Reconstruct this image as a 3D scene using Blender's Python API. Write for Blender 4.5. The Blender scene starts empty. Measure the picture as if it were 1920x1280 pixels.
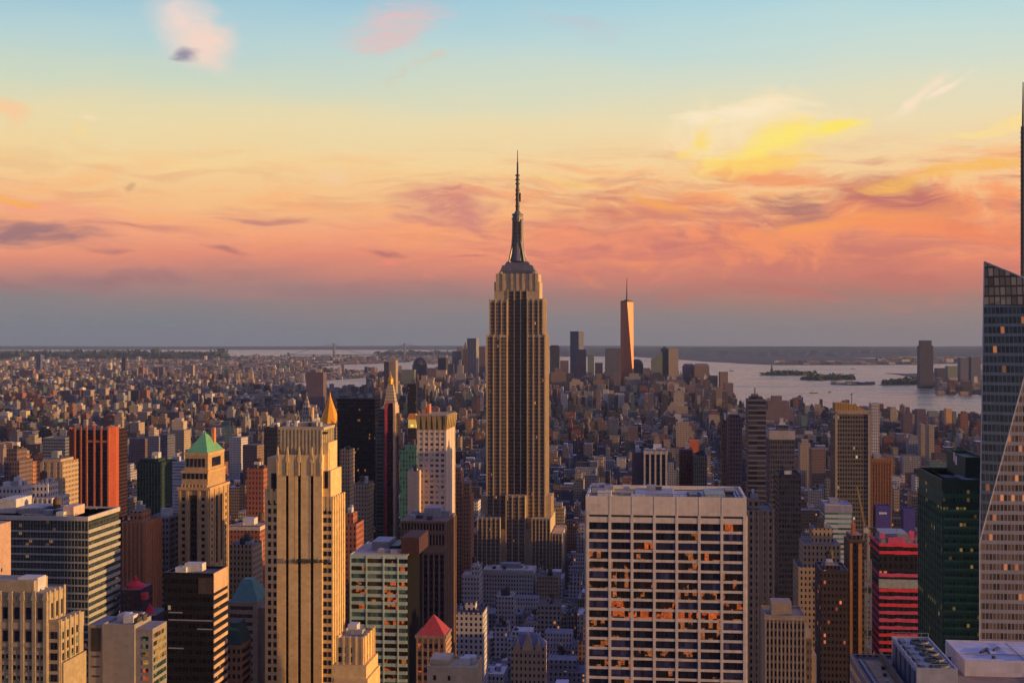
import bpy, math, random
from mathutils import Vector
R = math.radians
rnd = random.Random(11)
S = bpy.context.scene
COL = S.collection

# ------------------------------------------------------------------ camera, sky, sun, exposure
F = 2415.0            # focal length in pixels of a 1920 wide frame
HZ = 636.0            # eye level row
CH = 256.0            # camera height, an observation deck
TH = R(6.4)           # the street grid is turned this far from the view axis
CT, ST = math.cos(TH), math.sin(TH)

cam = bpy.data.cameras.new("camera")
cam.sensor_width = 36
cam.lens = 36 * F / 1920
cam.clip_start = 1
cam.clip_end = 120000
cam.shift_y = (HZ - 640) / 1920
co = bpy.data.objects.new("camera", cam)
co.location = (0, 0, CH)
co.rotation_euler = (R(90), 0, 0)
COL.objects.link(co)
S.camera = co

SUN_EL, SUN_BACK = R(4.8), R(15)
sdir = Vector((math.cos(SUN_BACK) * math.cos(SUN_EL), -math.sin(SUN_BACK) * math.cos(SUN_EL), math.sin(SUN_EL)))
sl = bpy.data.lights.new("sun", 'SUN')
sl.energy = 6.4
sl.angle = R(0.6)
sl.color = (1.0, 0.56, 0.19)
so = bpy.data.objects.new("sun", sl)
so.rotation_euler = sdir.to_track_quat('Z', 'Y').to_euler()
so.location = (600, -200, 900)
COL.objects.link(so)

S.view_settings.view_transform = 'Standard'
S.view_settings.look = 'None'
S.view_settings.exposure = 0.0
S.view_settings.gamma = 1
S.cycles.max_bounces = 5
S.cycles.diffuse_bounces = 3
S.cycles.glossy_bounces = 3
S.cycles.volume_bounces = 0
S.cycles.use_denoising = True
S.cycles.caustics_reflective = False
S.cycles.sample_clamp_indirect = 4


def lin(r, g, b):
    def f(v):
        v /= 255.0
        return v / 12.92 if v <= 0.04045 else ((v + 0.055) / 1.055) ** 2.4
    return (f(r), f(g), f(b))


class NT:
    """small helper for building node trees"""
    def __init__(s, tree):
        s.t = tree
        s.t.nodes.clear()

    def n(s, typ, **kw):
        nd = s.t.nodes.new(typ)
        for k, v in kw.items():
            setattr(nd, k, v)
        return nd

    def put(s, sock, v):
        if isinstance(v, bpy.types.NodeSocket):
            s.t.links.new(v, sock)
        elif v is not None:
            if sock.type == 'RGBA' and len(v) == 3:
                v = (*v, 1)
            sock.default_value = v

    def m(s, op, a, b=None, c=None, clamp=False):
        nd = s.n('ShaderNodeMath', operation=op, use_clamp=clamp)
        for i, v in enumerate((a, b, c)):
            if v is not None:
                s.put(nd.inputs[i], v)
        return nd.outputs[0]

    def mix(s, f, a, b, blend='MIX'):
        nd = s.n('ShaderNodeMix', data_type='RGBA', blend_type=blend)
        s.put(nd.inputs[0], f)
        s.put(nd.inputs[6], a)
        s.put(nd.inputs[7], b)
        return nd.outputs[2]

    def step(s, lo, hi, v):
        nd = s.n('ShaderNodeMapRange', interpolation_type='SMOOTHSTEP')
        s.put(nd.inputs[0], v)
        nd.inputs[1].default_value = lo
        nd.inputs[2].default_value = hi
        return nd.outputs[0]

    def xyz(s, x, y, z=0.0):
        nd = s.n('ShaderNodeCombineXYZ')
        for i, v in enumerate((x, y, z)):
            s.put(nd.inputs[i], v)
        return nd.outputs[0]

    def sep(s, v):
        nd = s.n('ShaderNodeSeparateXYZ')
        s.put(nd.inputs[0], v)
        return nd.outputs

    def noise(s, vec, scale, detail=4, rough=.55, dist=0.0):
        nd = s.n('ShaderNodeTexNoise')
        s.put(nd.inputs['Vector'], vec)
        nd.inputs['Scale'].default_value = scale
        nd.inputs['Detail'].default_value = detail
        nd.inputs['Roughness'].default_value = rough
        nd.inputs['Distortion'].default_value = dist
        return nd.outputs

    def ramp(s, f, stops):
        nd = s.n('ShaderNodeValToRGB')
        s.put(nd.inputs[0], f)
        el = nd.color_ramp.elements
        while len(el) < len(stops):
            el.new(0.5)
        for e, (p, c) in zip(el, stops):
            e.position = p
            e.color = (*c, 1)
        return nd.outputs[0]


def make_world():
    w = bpy.data.worlds.new("World")
    S.world = w
    w.use_nodes = True
    g = NT(w.node_tree)
    tc = g.n('ShaderNodeTexCoord')
    x, y, z = g.sep(tc.outputs['Generated'])
    hor = g.m('SQRT', g.m('ADD', g.m('MULTIPLY', x, x), g.m('MULTIPLY', y, y)))
    el = g.m('DIVIDE', z, g.m('MAXIMUM', hor, 0.02))
    az = g.m('ARCTAN2', x, y)
    U = g.m('MULTIPLY', az, 24.15)          # about one unit per 100 photo pixels
    V = g.m('MULTIPLY', el, 24.15)
    p = g.xyz(U, V)
    # wind-drawn streaks and the curl of the cirrus
    wn = g.noise(g.xyz(g.m('MULTIPLY', U, .45), V), .8, 3, .5)
    wx, wy, wz = g.sep(wn['Color'])
    U2 = g.m('ADD', U, g.m('MULTIPLY', g.m('SUBTRACT', wx, .5), 2.2))
    V2 = g.m('ADD', V, g.m('MULTIPLY', g.m('SUBTRACT', wy, .5), .9))
    fine = g.noise(g.xyz(g.m('MULTIPLY', g.m('ADD', U2, g.m('MULTIPLY', V2, 1.9)), .9), g.m('MULTIPLY', V2, 5.0)), 1.3, 6, .65, .25)['Fac']
    tex2 = g.m('ADD', .42, g.m('MULTIPLY', g.step(.30, .66, fine), .75), clamp=True)
    st = g.noise(g.xyz(g.m('MULTIPLY', g.m('ADD', U2, g.m('MULTIPLY', V2, 1.3)), .55), g.m('MULTIPLY', V2, 2.6)), 1.0, 6, .62, .25)['Fac']
    puff = g.noise(g.xyz(U2, V2), 1.5, 6, .6, .3)['Fac']
    # vertical gradient; its lookup is rippled so that no band lies ruler straight
    vb = g.m('ADD', V, g.m('MULTIPLY', g.m('SUBTRACT', g.noise(g.xyz(g.m('MULTIPLY', U, .25), g.m('MULTIPLY', V, 1.2)), .9, 3)['Fac'], .5), .8))
    f = g.m('DIVIDE', vb, 14.0, clamp=True)

    def stops(tab):
        return [((HZ - py) / 1400 if py > -700 else 1.0, lin(*c)) for py, c in tab]
    left = g.ramp(f, stops([(636, (118, 128, 138)), (600, (122, 128, 136)), (560, (140, 128, 130)), (525, (186, 130, 122)), (485, (228, 142, 118)),
                            (440, (246, 166, 126)), (385, (248, 190, 134)), (310, (246, 212, 152)), (235, (234, 218, 172)), (170, (206, 216, 194)),
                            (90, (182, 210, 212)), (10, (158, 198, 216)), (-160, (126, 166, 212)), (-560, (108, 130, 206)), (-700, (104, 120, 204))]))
    right = g.ramp(f, stops([(636, (142, 134, 130)), (600, (148, 130, 126)), (560, (172, 126, 114)), (525, (206, 126, 108)), (485, (236, 138, 108)),
                             (440, (249, 160, 116)), (385, (251, 188, 128)), (310, (249, 210, 156)), (235, (238, 220, 178)), (170, (222, 222, 196)),
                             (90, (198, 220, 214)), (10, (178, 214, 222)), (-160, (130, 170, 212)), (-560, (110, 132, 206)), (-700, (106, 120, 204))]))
    c = g.mix(g.step(-9.0, 9.0, U), left, right)

    def cloud(cx, cy, rx, ry, rot, col, a=1.0, lo=.0, hi=.6, amp=1.35, tex=None):
        nonlocal c
        A = math.atan((cx - 960) / F)
        cu, cv = A * 24.15, (HZ - cy) / 100 * math.cos(A)
        du = g.m('SUBTRACT', U2, cu)
        dv = g.m('SUBTRACT', V2, cv)
        cr, sr = math.cos(R(rot)), math.sin(R(rot))
        a1 = g.m('DIVIDE', g.m('ADD', g.m('MULTIPLY', du, cr), g.m('MULTIPLY', dv, sr)), rx / 100)
        b1 = g.m('DIVIDE', g.m('SUBTRACT', g.m('MULTIPLY', dv, cr), g.m('MULTIPLY', du, sr)), ry / 100)
        r = g.m('SQRT', g.m('ADD', g.m('MULTIPLY', a1, a1), g.m('MULTIPLY', b1, b1)))
        q = g.m('ADD', g.m('SUBTRACT', 1.0, r), g.m('MULTIPLY', g.m('SUBTRACT', tex or st, .5), amp * 2.2))
        mk = g.step(lo - .2, hi + .2, q)
        if tex is not puff:
            mk = g.m('MULTIPLY', mk, tex2)
        c = g.mix(g.m('MULTIPLY', mk, min(1.0, a * 1.2), clamp=True), c, lin(*col))

    # layered cirrus in the salmon band, then single clouds
    band = g.m('MULTIPLY', g.step(1.0, 2.0, V), g.m('SUBTRACT', 1.0, g.step(2.6, 3.9, V)))
    side = g.m('ADD', .35, g.m('MULTIPLY', g.step(-3.5, 4.5, U), .65))
    l1 = g.noise(g.xyz(g.m('MULTIPLY', g.m('ADD', U2, g.m('MULTIPLY', V2, 1.6)), .5), g.m('MULTIPLY', V2, 3.4)), .9, 7, .62, .15)['Fac']
    l2 = g.noise(g.xyz(g.m('MULTIPLY', g.m('SUBTRACT', U2, g.m('MULTIPLY', V2, 1.1)), .6), g.m('MULTIPLY', V2, 3.0), 4.0), 1.1, 7, .62, .15)['Fac']
    bs = g.m('MULTIPLY', band, side)
    c = g.mix(g.m('MULTIPLY', g.m('MULTIPLY', g.step(.47, .66, l1), bs), .75), c, lin(205, 124, 112))
    c = g.mix(g.m('MULTIPLY', g.m('MULTIPLY', g.step(.48, .64, l2), bs), .8), c, lin(255, 166, 104))
    cloud(1480, 455, 620, 95, -4, (206, 122, 108), .75, .0, .7, 1.3)
    cloud(1560, 430, 560, 70, 6, (250, 150, 100), .7, .2, .8, 1.5, puff)
    cloud(1180, 480, 320, 50, -6, (208, 122, 112), .65, .1, .7, 1.4)
    cloud(1120, 445, 260, 34, 4, (246, 150, 112), .6, .2, .8, 1.3, puff)
    cloud(850, 392, 135, 46, -6, (212, 136, 124), .85, .05, .55, 1.0)
    cloud(905, 372, 95, 14, 4, (240, 158, 118), .6, .0, .6)
    cloud(1205, 385, 110, 26, -16, (220, 138, 112), .8, .05, .6, 1.1)
    cloud(1225, 378, 70, 14, -16, (250, 168, 92), .8, .0, .6)
    cloud(1490, 378, 110, 30, -8, (184, 124, 112), .9, .0, .6)
    cloud(1665, 372, 160, 40, -14, (198, 118, 106), .85, .0, .6)
    cloud(1600, 420, 190, 18, 4, (252, 160, 92), .7, .0, .6)
    cloud(1800, 330, 170, 20, 6, (250, 190, 96), .85, .0, .6)
    cloud(1800, 440, 170, 22, -6, (250, 142, 92), .65, .0, .6)
    cloud(1430, 318, 150, 22, -12, (246, 158, 106), .8, .0, .6)
    cloud(1410, 236, 190, 66, 6, (252, 228, 184), .8, .0, 1.0, .9, puff)
    cloud(1390, 205, 120, 18, 4, (252, 232, 196), .9, .0, .6)
    cloud(1325, 256, 62, 18, 36, (254, 220, 122), .85, .0, .7)
    cloud(1450, 270, 150, 36, 15, (255, 224, 118), .95, .0, .8, 1.0, puff)
    cloud(1470, 262, 120, 16, 17, (255, 232, 120), .9, .0, .7)
    cloud(1548, 240, 28, 15, 40, (255, 230, 110), .85, .0, .6)
    cloud(1430, 296, 130, 16, -2, (255, 208, 108), .8, .0, .7)
    cloud(1690, 172, 80, 18, 42, (250, 226, 196), .9, .0, .7, .9, puff)
    cloud(1752, 152, 64, 10, 28, (250, 228, 200), .9, .0, .7, .9, puff)
    cloud(1880, 232, 110, 12, 12, (252, 222, 150), .8, .0, .7)
    cloud(1060, 336, 70, 10, -4, (250, 206, 128), .7, .0, .7)
    cloud(345, 40, 78, 78, -40, (240, 216, 206), .95, .0, .9, .5, puff)
    cloud(385, 84, 66, 48, -35, (244, 214, 198), .9, .0, .8, .5, puff)
    cloud(345, 104, 34, 11, 6, (152, 146, 164), .85, .0, .6, .6)
    cloud(745, 48, 125, 46, 10, (226, 192, 190), .85, .0, .8, 1.1)
    cloud(790, 124, 80, 16, 26, (216, 200, 176), .6, .0, .7)
    cloud(1090, 36, 90, 26, -8, (190, 200, 206), .5, .0, .8)
    cloud(4, 220, 44, 30, -25, (248, 204, 156), .9, .0, .7, .6, puff)
    cloud(167, 224, 16, 7, 0, (250, 222, 180), .8, .0, .7, .5)
    cloud(164, 254, 20, 9, -10, (246, 216, 150), .7, .0, .7, .5)
    cloud(650, 325, 36, 12, 0, (246, 206, 160), .7, .0, .7, .5)
    cloud(264, 342, 8, 11, -20, (200, 160, 120), .7, .0, .7, .3)
    cloud(100, 392, 230, 30, -11, (246, 166, 130), .8, .0, .7)
    cloud(15, 366, 60, 10, -12, (252, 176, 70), .9, .0, .7, .7)
    cloud(80, 432, 165, 26, -7, (164, 118, 120), .92, .0, .6, .9)
    cloud(320, 435, 130, 11, -4, (206, 134, 118), .8, .0, .7)
    cloud(513, 417, 75, 9, 2, (198, 130, 120), .85, .0, .7)
    cloud(430, 472, 45, 8, -8, (184, 118, 112), .8, .0, .7, .7)
    cloud(205, 476, 50, 7, 0, (190, 120, 112), .7, .0, .7, .7)
    cloud(720, 483, 58, 7, 2, (190, 116, 110), .8, .0, .7, .7)
    cloud(725, 499, 34, 9, 2, (240, 136, 120), .8, .0, .7, .6)
    cloud(880, 486, 55, 5, 0, (196, 116, 112), .7, .0, .7, .7)
    cloud(150, 522, 320, 16, 1, (150, 112, 118), .6, .0, .9)
    cloud(700, 548, 420, 16, -1, (156, 118, 122), .5, .0, .9)
    cloud(1500, 540, 420, 22, 2, (186, 112, 104), .5, .0, .9)
    # warm afterglow round the sun, which stands behind the right shoulder of the camera
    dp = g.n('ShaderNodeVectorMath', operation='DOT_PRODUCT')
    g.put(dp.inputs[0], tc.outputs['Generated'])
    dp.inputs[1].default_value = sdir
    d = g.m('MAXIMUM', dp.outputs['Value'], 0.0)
    # the sky opposite the sunset is dim and blue
    d2 = g.n('ShaderNodeVectorMath', operation='DOT_PRODUCT')
    g.put(d2.inputs[0], tc.outputs['Generated'])
    d2.inputs[1].default_value = (-.72, -.69, 0)
    c = g.mix(g.m('MULTIPLY', g.step(-.15, .75, d2.outputs['Value']), .6), c, lin(96, 92, 134))
    glow = g.m('ADD', g.m('MULTIPLY', g.m('POWER', d, 3), .45), g.m('MULTIPLY', g.m('POWER', d, 40), 1.0))  # broad lobe added outside the frame as warm fill for the fronts
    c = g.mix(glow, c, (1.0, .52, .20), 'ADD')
    sky = g.n('ShaderNodeTexSky', sky_type='NISHITA', sun_disc=False, sun_elevation=SUN_EL, sun_rotation=R(90) + SUN_BACK)
    bg1 = g.n('ShaderNodeBackground')
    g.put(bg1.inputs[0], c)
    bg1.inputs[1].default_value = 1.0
    bg2 = g.n('ShaderNodeBackground')
    g.put(bg2.inputs[0], sky.outputs[0])
    bg2.inputs[1].default_value = 0.004
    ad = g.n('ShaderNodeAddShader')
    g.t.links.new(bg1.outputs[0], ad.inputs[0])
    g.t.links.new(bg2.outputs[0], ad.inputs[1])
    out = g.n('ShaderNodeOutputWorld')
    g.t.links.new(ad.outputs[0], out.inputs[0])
    w.cycles.sampling_method = 'MANUAL'
    w.cycles.sample_map_resolution = 512


make_world()

# ------------------------------------------------------------------ materials
def facade_group():
    t = bpy.data.node_groups.new("facade", 'ShaderNodeTree')
    for nm, ty, dv in (("Wall", 'NodeSocketColor', (.3, .25, .2, 1)), ("Glass", 'NodeSocketColor', (.02, .025, .035, 1)),
                       ("Roof", 'NodeSocketColor', (.2, .2, .2, 1)), ("Bay", 'NodeSocketFloat', 3.0), ("Floor", 'NodeSocketFloat', 3.7),
                       ("WinW", 'NodeSocketFloat', .5), ("WinH", 'NodeSocketFloat', .5), ("Lit", 'NodeSocketFloat', .0),
                       ("LitColor", 'NodeSocketColor', (1, .45, .12, 1)), ("LitPower", 'NodeSocketFloat', .8), ("Shift", 'NodeSocketFloat', 0.0)):
        s = t.interface.new_socket(nm, in_out='INPUT', socket_type=ty)
        s.default_value = dv
    t.interface.new_socket("BSDF", in_out='OUTPUT', socket_type='NodeSocketShader')
    g = NT(t)
    I = g.n('NodeGroupInput').outputs
    tc = g.n('ShaderNodeTexCoord')
    x, y, z = g.sep(tc.outputs['Object'])
    nx, ny, nz = g.sep(tc.outputs['Normal'])
    side = g.m('GREATER_THAN', g.m('ABSOLUTE', nx), .7)
    roof = g.m('GREATER_THAN', nz, .6)
    u = g.m('ADD', g.m('ADD', g.m('MULTIPLY', x, g.m('SUBTRACT', 1.0, side)), g.m('MULTIPLY', y, side)), I['Shift'])
    ub = g.m('DIVIDE', u, I['Bay'])
    fb = g.m('DIVIDE', z, I['Floor'])
    wu = g.m('LESS_THAN', g.m('ABSOLUTE', g.m('SUBTRACT', g.m('FRACT', ub), .5)), g.m('MULTIPLY', I['WinW'], .5))
    wf = g.m('LESS_THAN', g.m('ABSOLUTE', g.m('SUBTRACT', g.m('FRACT', fb), .5)), g.m('MULTIPLY', I['WinH'], .5))
    win = g.m('MULTIPLY', g.m('MULTIPLY', wu, wf), g.m('SUBTRACT', 1.0, roof))
    wn = g.n('ShaderNodeTexWhiteNoise', noise_dimensions='3D')
    g.put(wn.inputs['Vector'], g.xyz(g.m('FLOOR', ub), g.m('FLOOR', fb), g.m('ADD', g.m('MULTIPLY', side, 7.3), g.m('MULTIPLY', nx, 1.7))))
    r = wn.outputs['Value']
    r2 = g.sep(wn.outputs['Color'])[1]
    fl = g.n('ShaderNodeTexWhiteNoise', noise_dimensions='2D')
    g.put(fl.inputs['Vector'], g.xyz(g.m('FLOOR', fb), g.m('FLOOR', g.m('DIVIDE', u, 14.0))))
    busy = g.m('ADD', .3, g.m('MULTIPLY', g.m('POWER', fl.outputs['Value'], 4), 3.6))
    lit = g.m('MULTIPLY', win, g.m('LESS_THAN', r, g.m('MULTIPLY', I['Lit'], busy)))
    big = g.noise(tc.outputs['Object'], .06, 3, .6)['Fac']
    streak = g.noise(g.xyz(g.m('MULTIPLY', u, .9), g.m('MULTIPLY', z, .05), y), 1.0, 3, .6)['Fac']
    dirt = g.m('ADD', .55, g.m('ADD', g.m('MULTIPLY', big, .45), g.m('MULTIPLY', streak, .45)))
    wall = g.mix(1.0, I['Wall'], g.xyz(dirt, dirt, dirt), 'MULTIPLY')
    rn = g.noise(tc.outputs['Object'], .25, 4, .65)['Fac']
    rv = g.m('ADD', .45, g.m('MULTIPLY', rn, 1.1))
    rf = g.mix(1.0, I['Roof'], g.xyz(rv, rv, rv), 'MULTIPLY')
    gv = g.m('ADD', .35, g.m('MULTIPLY', r2, 1.5))
    gl = g.mix(1.0, I['Glass'], g.xyz(gv, gv, gv), 'MULTIPLY')
    base = g.mix(roof, wall, rf)
    base = g.mix(win, base, gl)
    b = g.n('ShaderNodeBsdfPrincipled')
    g.put(b.inputs['Base Color'], base)
    g.put(b.inputs['Roughness'], g.m('SUBTRACT', .9, g.m('MULTIPLY', win, .68)))
    g.put(b.inputs['Specular IOR Level'], g.m('ADD', .15, g.m('MULTIPLY', win, .35)))
    g.put(b.inputs['Emission Color'], I['LitColor'])
    g.put(b.inputs['Emission Strength'], g.m('MULTIPLY', lit, g.m('MULTIPLY', I['LitPower'], g.m('ADD', .3, r2))))
    o = g.n('NodeGroupOutput')
    g.t.links.new(b.outputs[0], o.inputs[0])
    return t


FG = facade_group()


def fac(name, wall, glass=(.018, .02, .028), roof=(.16, .15, .15), bay=3.0, floor=3.7, ww=.5, wh=.5, lit=0.0, litc=(1, .45, .12), power=.8, shift=0.0):
    m = bpy.data.materials.new(name)
    m.use_nodes = True
    g = NT(m.node_tree)
    gn = g.n('ShaderNodeGroup')
    gn.node_tree = FG
    for k, v in (("Wall", wall), ("Glass", glass), ("Roof", roof), ("Bay", bay), ("Floor", floor), ("WinW", ww), ("WinH", wh),
                 ("Lit", lit), ("LitColor", litc), ("LitPower", power), ("Shift", shift)):
        if isinstance(v, str):
            a = g.n('ShaderNodeAttribute', attribute_name=v)
            v = a.outputs['Color']
        g.put(gn.inputs[k], v)
    o = g.n('ShaderNodeOutputMaterial')
    g.t.links.new(gn.outputs[0], o.inputs[0])
    return m


def stone(name, col, rough=.85, var=.5, scale=.15, metal=0.0, spec=.25):
    """plain surface with uneven weathering"""
    m = bpy.data.materials.new(name)
    m.use_nodes = True
    g = NT(m.node_tree)
    tc = g.n('ShaderNodeTexCoord')
    x, y, z = g.sep(tc.outputs['Object'])
    a = g.noise(tc.outputs['Object'], scale, 5, .6)['Fac']
    b = g.noise(g.xyz(g.m('MULTIPLY', x, 1.1), g.m('MULTIPLY', y, 1.1), g.m('MULTIPLY', z, .06)), .9, 3, .6)['Fac']
    wn = g.n('ShaderNodeTexWhiteNoise', noise_dimensions='3D')
    g.put(wn.inputs['Vector'], g.xyz(g.m('FLOOR', g.m('MULTIPLY', x, .55)), g.m('FLOOR', g.m('MULTIPLY', y, .55)), g.m('FLOOR', g.m('MULTIPLY', z, .8))))
    pv = g.m('ADD', .91, g.m('MULTIPLY', wn.outputs['Value'], .18))
    k = g.m('MULTIPLY', pv, g.m('ADD', 1.0 - var, g.m('MULTIPLY', g.m('ADD', a, b), var)))
    p = g.n('ShaderNodeBsdfPrincipled')
    g.put(p.inputs['Base Color'], g.mix(1.0, col, g.xyz(k, k, k), 'MULTIPLY'))
    p.inputs['Roughness'].default_value = rough
    p.inputs['Metallic'].default_value = metal
    p.inputs['Specular IOR Level'].default_value = spec
    o = g.n('ShaderNodeOutputMaterial')
    g.t.links.new(p.outputs[0], o.inputs[0])
    return m


def glass(name, col=(.015, .017, .03), rough=.12, lit=0.0, litc=(1, .4, .1), power=.9, scale=.22, mull=0.0):
    """window glass; where lit, patches of glow stand for lamps and warm reflections; mull draws thin mullions"""
    m = bpy.data.materials.new(name)
    m.use_nodes = True
    g = NT(m.node_tree)
    ge = g.n('ShaderNodeNewGeometry')
    pos = ge.outputs['Position']
    x, y, z = g.sep(pos)
    n1 = g.noise(pos, scale, 2, .5)['Fac']
    n2 = g.noise(pos, 1.4, 3, .6)['Fac']
    u = g.m('SUBTRACT', g.m('MULTIPLY', x, CT), g.m('MULTIPLY', y, ST))
    v = g.m('ADD', g.m('MULTIPLY', x, ST), g.m('MULTIPLY', y, CT))
    ce = g.m('ADD', g.m('FLOOR', g.m('DIVIDE', u, 1.35)), g.m('MULTIPLY', g.m('FLOOR', g.m('DIVIDE', v, 1.6)), 17.0))
    wn = g.n('ShaderNodeTexWhiteNoise', noise_dimensions='2D')
    g.put(wn.inputs['Vector'], g.xyz(ce, g.m('FLOOR', g.m('DIVIDE', z, 3.3))))
    r = wn.outputs['Value']
    k = g.m('ADD', .25, g.m('ADD', g.m('MULTIPLY', n2, .8), g.m('MULTIPLY', g.m('MULTIPLY', r, r), 1.6)))
    base = g.mix(1.0, col, g.xyz(k, k, k), 'MULTIPLY')
    p = g.n('ShaderNodeBsdfPrincipled')
    fr = g.m('LESS_THAN', g.m('FRACT', g.m('DIVIDE', u, 1.35)), .1)
    base = g.mix(g.m('MULTIPLY', fr, .6), base, (.05, .045, .045))
    g.put(p.inputs['Base Color'], base)
    p.inputs['Roughness'].default_value = rough
    if lit:
        on = g.m('MULTIPLY', g.m('GREATER_THAN', g.m('ADD', g.m('MULTIPLY', n1, .8), g.m('MULTIPLY', r, .35)), 1.02 - lit), g.m('ADD', .12, g.m('MULTIPLY', g.m('MULTIPLY', n2, n2), g.m('ADD', .4, g.m('MULTIPLY', r, 2.0)))))
        g.put(p.inputs['Emission Color'], litc)
        g.put(p.inputs['Emission Strength'], g.m('MULTIPLY', on, power))
    o = g.n('ShaderNodeOutputMaterial')
    g.t.links.new(p.outputs[0], o.inputs[0])
    return m


# ------------------------------------------------------------------ mesh helpers
class MB:
    def __init__(s):
        s.v, s.f, s.mi = [], [], []

    def face(s, pts, mi=0):
        b = len(s.v)
        s.v += [tuple(p) for p in pts]
        s.f.append(tuple(range(b, b + len(pts))))
        s.mi.append(mi)

    def box(s, x0, x1, y0, y1, z0, z1, mi=0):
        return s.frus(x0, x1, y0, y1, z0, x0, x1, y0, y1, z1, mi)

    def frus(s, x0, x1, y0, y1, z0, X0, X1, Y0, Y1, z1, mi=0):
        b = len(s.v)
        s.v += [(x0, y0, z0), (x1, y0, z0), (x1, y1, z0), (x0, y1, z0), (X0, Y0, z1), (X1, Y0, z1), (X1, Y1, z1), (X0, Y1, z1)]
        for q in ((0, 3, 2, 1), (4, 5, 6, 7), (0, 1, 5, 4), (1, 2, 6, 5), (2, 3, 7, 6), (3, 0, 4, 7)):
            s.f.append(tuple(b + i for i in q))
            s.mi.append(mi)
        return s

    def pyr(s, x0, x1, y0, y1, z0, z1, tip=.02, mi=0):
        cx, cy = (x0 + x1) / 2, (y0 + y1) / 2
        w, d = (x1 - x0) * tip, (y1 - y0) * tip
        return s.frus(x0, x1, y0, y1, z0, cx - w, cx + w, cy - d, cy + d, z1, mi)

    def prism(s, pts, z0, z1, mi=0, pts2=None):
        n = len(pts)
        b = len(s.v)
        p2 = pts2 or pts
        zt = z1 if isinstance(z1, (list, tuple)) else [z1] * n
        s.v += [(p[0], p[1], z0) for p in pts] + [(p[0], p[1], zt[i]) for i, p in enumerate(p2)]
        s.f.append(tuple(b + i for i in reversed(range(n))))
        s.f.append(tuple(b + n + i for i in range(n)))
        s.mi += [mi, mi]
        for i in range(n):
            j = (i + 1) % n
            s.f.append((b + i, b + j, b + n + j, b + n + i))
            s.mi.append(mi)
        return s

    def cyl(s, cx, cy, r0, r1, z0, z1, n=12, mi=0):
        a = [(cx + r0 * math.cos(2 * math.pi * i / n), cy + r0 * math.sin(2 * math.pi * i / n)) for i in range(n)]
        c = [(cx + r1 * math.cos(2 * math.pi * i / n), cy + r1 * math.sin(2 * math.pi * i / n)) for i in range(n)]
        return s.prism(a, z0, z1, mi, c)

    def beam(s, p, q, w, mi=0):
        p, q = Vector(p), Vector(q)
        d = (q - p).normalized()
        a = d.cross(Vector((0, 0, 1)))
        if a.length < .01:
            a = Vector((1, 0, 0))
        a.normalize()
        b = d.cross(a)
        k = len(s.v)
        for o in (p, q):
            for i, j in ((-1, -1), (1, -1), (1, 1), (-1, 1)):
                s.v.append(tuple(o + a * (i * w / 2) + b * (j * w / 2)))
        for f in ((0, 1, 2, 3), (7, 6, 5, 4), (0, 4, 5, 1), (1, 5, 6, 2), (2, 6, 7, 3), (3, 7, 4, 0)):
            s.f.append(tuple(k + i for i in f))
            s.mi.append(mi)
        return s

    def make(s, name, mat, parent=None, label=None):
        me = bpy.data.meshes.new(name)
        me.from_pydata(s.v, [], s.f)
        for m in (mat if isinstance(mat, (list, tuple)) else [mat]):
            me.materials.append(m)
        if any(s.mi):
            me.polygons.foreach_set('material_index', s.mi)
        o = bpy.data.objects.new(name, me)
        COL.objects.link(o)
        if parent is not None:
            o.parent = parent
        if label:
            o['label'] = label
        return o


def tag(o, label=None, cat=None, group=None, kind=None):
    for k, v in (('label', label), ('category', cat), ('group', group), ('kind', kind)):
        if v:
            o[k] = v
    return o


def ground_pt(px, py, z=0.0):
    Y = (CH - z) * F / (py - HZ)
    return ((px - 960) * Y / F, Y)


def at(px, py, Y):
    return ((px - 960) * Y / F, Y, CH - (py - HZ) * Y / F)


FOOT = []      # (u0,u1,v0,v1) of named buildings, for keeping the infill clear of them
RECT = []      # (px0,px1,pytop,Y) seen area of named buildings
MARK = []      # (px, py, Y, short name)


class Bld:
    """a named building: an Empty at the middle of its front wall foot; local x along the street, y away, z up"""
    def __init__(s, name, label, cat, xl, xr, ytop, Y, D, short=None, group=None, rot=None, mark=True):
        s.c, s.s = (CT, ST) if rot is None else (math.cos(rot), math.sin(rot))
        Lx = (xl - 960) * Y / F
        t = (xr - 960) / F
        s.W = (t * Y - Lx) / (s.c + t * s.s)
        s.D = D
        s.C = (Lx + s.W / 2 * s.c, Y - s.W / 2 * s.s)
        s.H = s.z(ytop)
        o = bpy.data.objects.new(name, None)
        o.empty_display_size = 5
        o.location = (s.C[0], s.C[1], 0)
        o.rotation_euler = (0, 0, -(TH if rot is None else rot))
        COL.objects.link(o)
        tag(o, label, cat, group)
        s.o = o
        us, vs = [], []
        for a, b in ((-s.W / 2, 0), (s.W / 2, 0), (s.W / 2, D), (-s.W / 2, D)):
            wx, wy = s.C[0] + a * s.c + b * s.s, s.C[1] - a * s.s + b * s.c
            us.append(wx * CT - wy * ST)
            vs.append(wx * ST + wy * CT)
        FOOT.append((min(us), max(us), min(vs), max(vs)))
        pr = [960 + F * (s.C[0] + a * s.c + b * s.s) / (s.C[1] - a * s.s + b * s.c) for a, b in ((-s.W / 2, 0), (s.W / 2, 0), (s.W / 2, D), (-s.W / 2, D))]
        RECT.append((min(pr), max(pr), ytop, Y))
        if mark and short:
            MARK.append(((xl + xr) / 2, ytop, Y, short))

    def z(s, py, d=0.0):
        return CH - (py - HZ) * (s.C[1] + d * s.c) / F

    def x(s, px, d=0.0):
        t = (px - 960) / F
        cx, cy = s.C[0] + d * s.s, s.C[1] + d * s.c
        return (t * cy - cx) / (s.c + t * s.s)

    def part(s, mb, name, mat, label=None, parent=None):
        return mb.make(name, mat, parent or s.o, label)


_pane = {}


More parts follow.
